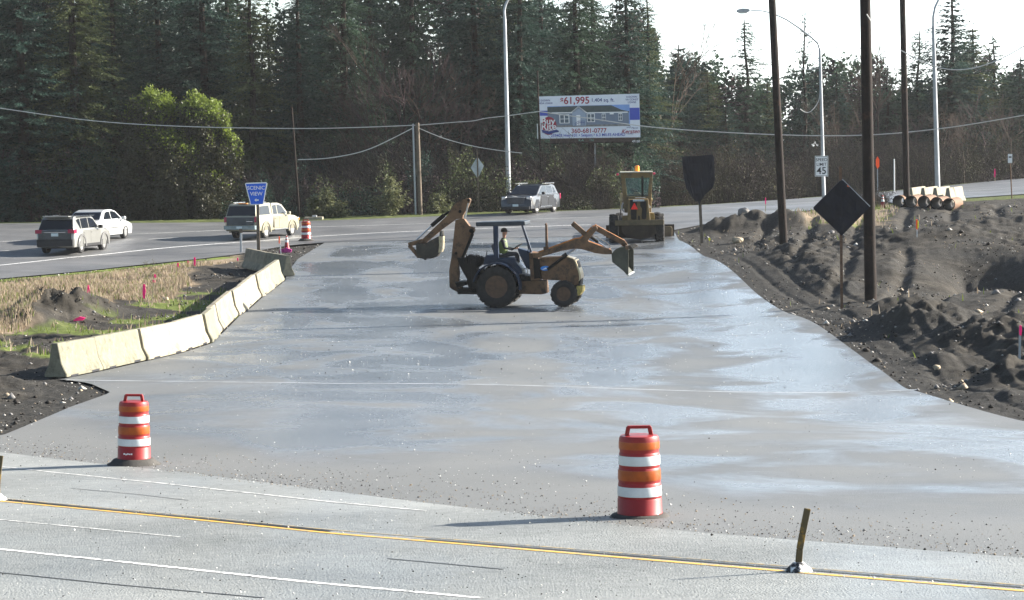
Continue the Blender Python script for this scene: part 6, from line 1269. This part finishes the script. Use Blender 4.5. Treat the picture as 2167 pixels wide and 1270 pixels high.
gp([(410, 205), (800, 205), (768, 502), (436, 502)], 1.49, 1.505, 'rear_glass', CGL, bevel=0); gp([(395, 150), (800, 150), (770, 520), (420, 520)], 2.95, 2.96, 'front_glass', CGL, bevel=0)
gp([(372, 470), (815, 470), (812, 540), (380, 540)], 1.6, 2.9, 'cab_floor', GD); gp([(668, 180), (702, 180), (702, 505), (664, 505)], 1.40, 1.46, 'rear_wiper_post', OIL); gp([(738, 190), (750, 190), (742, 430), (730, 430)], 2.6, 2.66, 'cab_pillar', OIL)
gp([(540, 440), (640, 440), (650, 520), (530, 520)], 1.9, 2.1, 'seat', mat('seat_brown', (.16, .12, .07), .7), bevel=.03); gp([(484, 376), (538, 372), (542, 402), (536, 424), (490, 424)], 1.9, 2.0, 'seat_headrest', OIL, bevel=.02); gp([(530, 424), (600, 424), (600, 445), (530, 445)], 2.5, 2.6, 'dash_bar', OIL)
MB().lathe([(.11, 0), (.115, .1), (.105, .26), (.06, .29), (0, .29)], c=g3(602, 106, 2.0), n=18).build('beacon', mat('beacon_orange', (.95, .28, .01), .3, coat=.5), ge, smooth=True)
for x, y_ in ((290, 145), (870, 142)): b = MB(); b.lathe([(.0, -.03), (.06, -.02), (.065, .03), (0, .04)], 'Y', c=g3(x, y_, 1.4), n=14); b.build('red_lamp', mat('red_lens', (.7, .02, .08), .3, coat=.5), ge, smooth=True); MB().bar(g3(x, y_, 1.45), g3(345 if x < 500 else 848, 125, 1.5), .03, .03).build('lamp_bracket', OIL, ge)
eh = gp([(455, 540), (770, 540), (790, 760), (800, 880), (430, 880), (440, 760)], .15, 1.45, 'engine_hood', GY, bevel=.03)
gp([(485, 545), (530, 545), (530, 580), (590, 585), (585, 700), (580, 850), (560, 862), (505, 858), (492, 840), (492, 700), (478, 690)], .12, .16, 'radiator_opening', OIL); gp([(645, 580), (740, 572), (742, 690), (736, 840), (720, 856), (672, 856), (660, 820), (672, 690), (642, 650)], .12, .16, 'radiator_opening', OIL); gp([(606, 805), (632, 805), (632, 868), (606, 868)], .12, .16, 'latch_opening', OIL)
gp([(528, 544), (708, 544), (708, 574), (528, 574)], .10, .15, 'name_plate', mat('pale_plate', (.35, .42, .46), .5, var=.3, vscale=12), bevel=0); text('GRADER' if False else '', .1, SGK, ge, 0, 0, 0) if False else None
gp([(560, 515), (725, 515), (725, 530), (560, 530)], .9, 1.4, 'bright_rail', CHR)
gp([(545, 600), (555, 600), (602, 690), (600, 700), (502, 700), (497, 690)], .07, .10, 'slow_vehicle_triangle', mat('red_reflective', (.85, .02, .01), .4, var=.08), bevel=0)
bp_ = gp([(240, 870), (1010, 872), (1010, 950), (240, 952)], .02, .42, 'rear_bumper', mat('tan_bumper', (.10, .078, .042), .75, var=.4, vscale=3)); gp([(350, 945), (880, 945), (890, 1080), (800, 1150), (640, 1180), (420, 1150), (350, 1060)], .1, 1.6, 'rear_frame', GD, bevel=.03)
gp([(470, 960), (770, 960), (770, 1040), (470, 1040)], .04, .12, 'rear_plate', GD)
rs = random.Random(9)
for k in range(12):
    x = rs.uniform(380, 860); MB().box(*sorted((g([(x, 0)])[0][0], g([(x + rs.uniform(15, 50), 0)])[0][0])), .0, .1, *sorted((g([(0, 1000 + rs.uniform(-30, 110))])[0][1], g([(0, 1060 + rs.uniform(-20, 90))])[0][1]))).build('iron_block', GD, ge)
gp([(530, 1200), (884, 1196), (884, 1222), (530, 1222)], 3.4, 3.5, 'blade_edge', mat('worn_blade', (.5, .5, .48), .4, .6), bevel=0)
for sx, (x0, x1) in ((-1, (145, 345)), (1, (870, 1020))):
    for yc in (.75, 2.3):
        xa = g([(x0, 0)])[0][0]; xb = g([(x1, 0)])[0][0]; w_ = min(abs(xb - xa), .44); xc = (xb - w_ / 2) if sx > 0 else xa + w_ / 2; R = .66; h = w_ / 2; t = MB()
        t.lathe([(R * .5, -h * .8), (R * .6, -h), (R * .86, -h), (R * .95, -h * .8), (R * .96, 0), (R * .95, h * .8), (R * .86, h), (R * .6, h), (R * .5, h * .8)], 'X', n=40, closed=True)
        for k in range(18):
            for s_ in (-1, 1): a0 = 6.283 * (k + (.5 if s_ > 0 else 0)) / 18; a1 = a0 + .22; q0 = Vector((s_ * h * .92, math.cos(a0) * R * .97, math.sin(a0) * R * .97)); q1 = Vector((0, math.cos(a1) * R * .98, math.sin(a1) * R * .98)); t.tube(q0, q1, R * .035, n=4)
        o = t.build('wheel', MUD, ge, smooth=True, loc=(xc, yc, R)); MB().lathe([(R * .52, h * .8 * sx), (R * .4, h * .3 * sx), (0, h * .4 * sx)], 'X', n=24).build('rim', RIMB, o)
MB().box(-.75, .75, 1.0, 2.1, .45, .95).build('tandem_axle', GD, ge, bevel=.03); gp([(360, 800), (480, 800), (480, 880), (350, 880)], .3, 1.3, 'side_tank', GY); gp([(780, 760), (860, 765), (870, 870), (790, 870)], .3, 1.3, 'side_tank', mat('yellow_tank', (.22, .15, .04), .6))
b = MB(); b.bar(g3(344, 455, 1.7), g3(336, 560, 1.7), .13, .13); b.bar(g3(336, 560, 1.7), g3(328, 700, 1.7), .07, .07); b.tube(g3(310, 562, 1.65), g3(362, 558, 1.65), .07, n=10); b.build('lift_cylinder', mat('cylinder_tan', (.45, .36, .20), .45), ge, bevel=.008)
b = MB(); b.bar(g3(818, 470, 1.7), g3(806, 760, 1.7), .08, .1); b.tube(g3(800, 562, 1.65), g3(842, 565, 1.65), .08, n=10); b.build('lift_cylinder', mat('cylinder_tan', (.45, .36, .20), .45), ge, bevel=.008); MB().bar(g3(765, 628, .5), g3(805, 680, .5), .09, .04).build('striped_handle', REFW, ge)
MB().path([g3(*q) for q in ((375, 600, 1.2), (352, 640, 1.2), (350, 700, 1.2), (385, 745, 1.2))], .03, 6).build('ladder', GALV, ge); MB().bar(g3(330, 700, .9), g3(332, 790, .9), .05, .05).build('rear_strut', OIL, ge)
gp([(1030, 1012), (1140, 1006), (1160, 1030), (1158, 1160), (1140, 1178), (1030, 1176)], 3.2, 3.75, 'blade_end', mat('rusty_blade', (.13, .10, .06), .75, var=.4, vscale=4), bevel=.03)
b = MB(); b.prism([(x, z) for x, z in ((-1.6, .12), (1.75, .12), (1.75, .75), (-1.6, .75))], 3.42, 3.50); b.build('mouldboard', GD, ge); b = MB(); b.bar((0, 2.9, 1.3), (0, 6.6, 1.5), .3, .3); b.bar((0, 6.6, 1.5), (0, 7.4, .8), .3, .3); b.build('front_frame', GY, ge); 
for sx in (-1, 1):
    MB().lathe([(.3, -.17), (.6, -.18), (.64, 0), (.6, .18), (.3, .17)], 'X', n=30, closed=True).build('front_wheel', MUD, ge, smooth=True, loc=(sx * .95, 7.3, .64))
MB().box(-.9, .9, 7.2, 7.4, .55, .75).build('front_axle', GD, ge)

# ------------------------------------------------------------------ winter haze over the whole place
hm = bpy.data.materials.new('haze'); hm.use_nodes = True; hn_ = hm.node_tree; hn_.nodes.remove(hn_.nodes['Principled BSDF'])
pv = hn_.nodes.new('ShaderNodeVolumePrincipled'); pv.inputs['Color'].default_value = (.93, .96, 1, 1); pv.inputs['Density'].default_value = .00011; pv.inputs['Anisotropy'].default_value = .25
hn_.links.new(pv.outputs[0], hn_.nodes['Material Output'].inputs['Volume'])
MB().box(-1500, 1500, -60, 760, -9, 60).build('haze', hm, kind='stuff', label='thin bright winter haze', cat='haze')
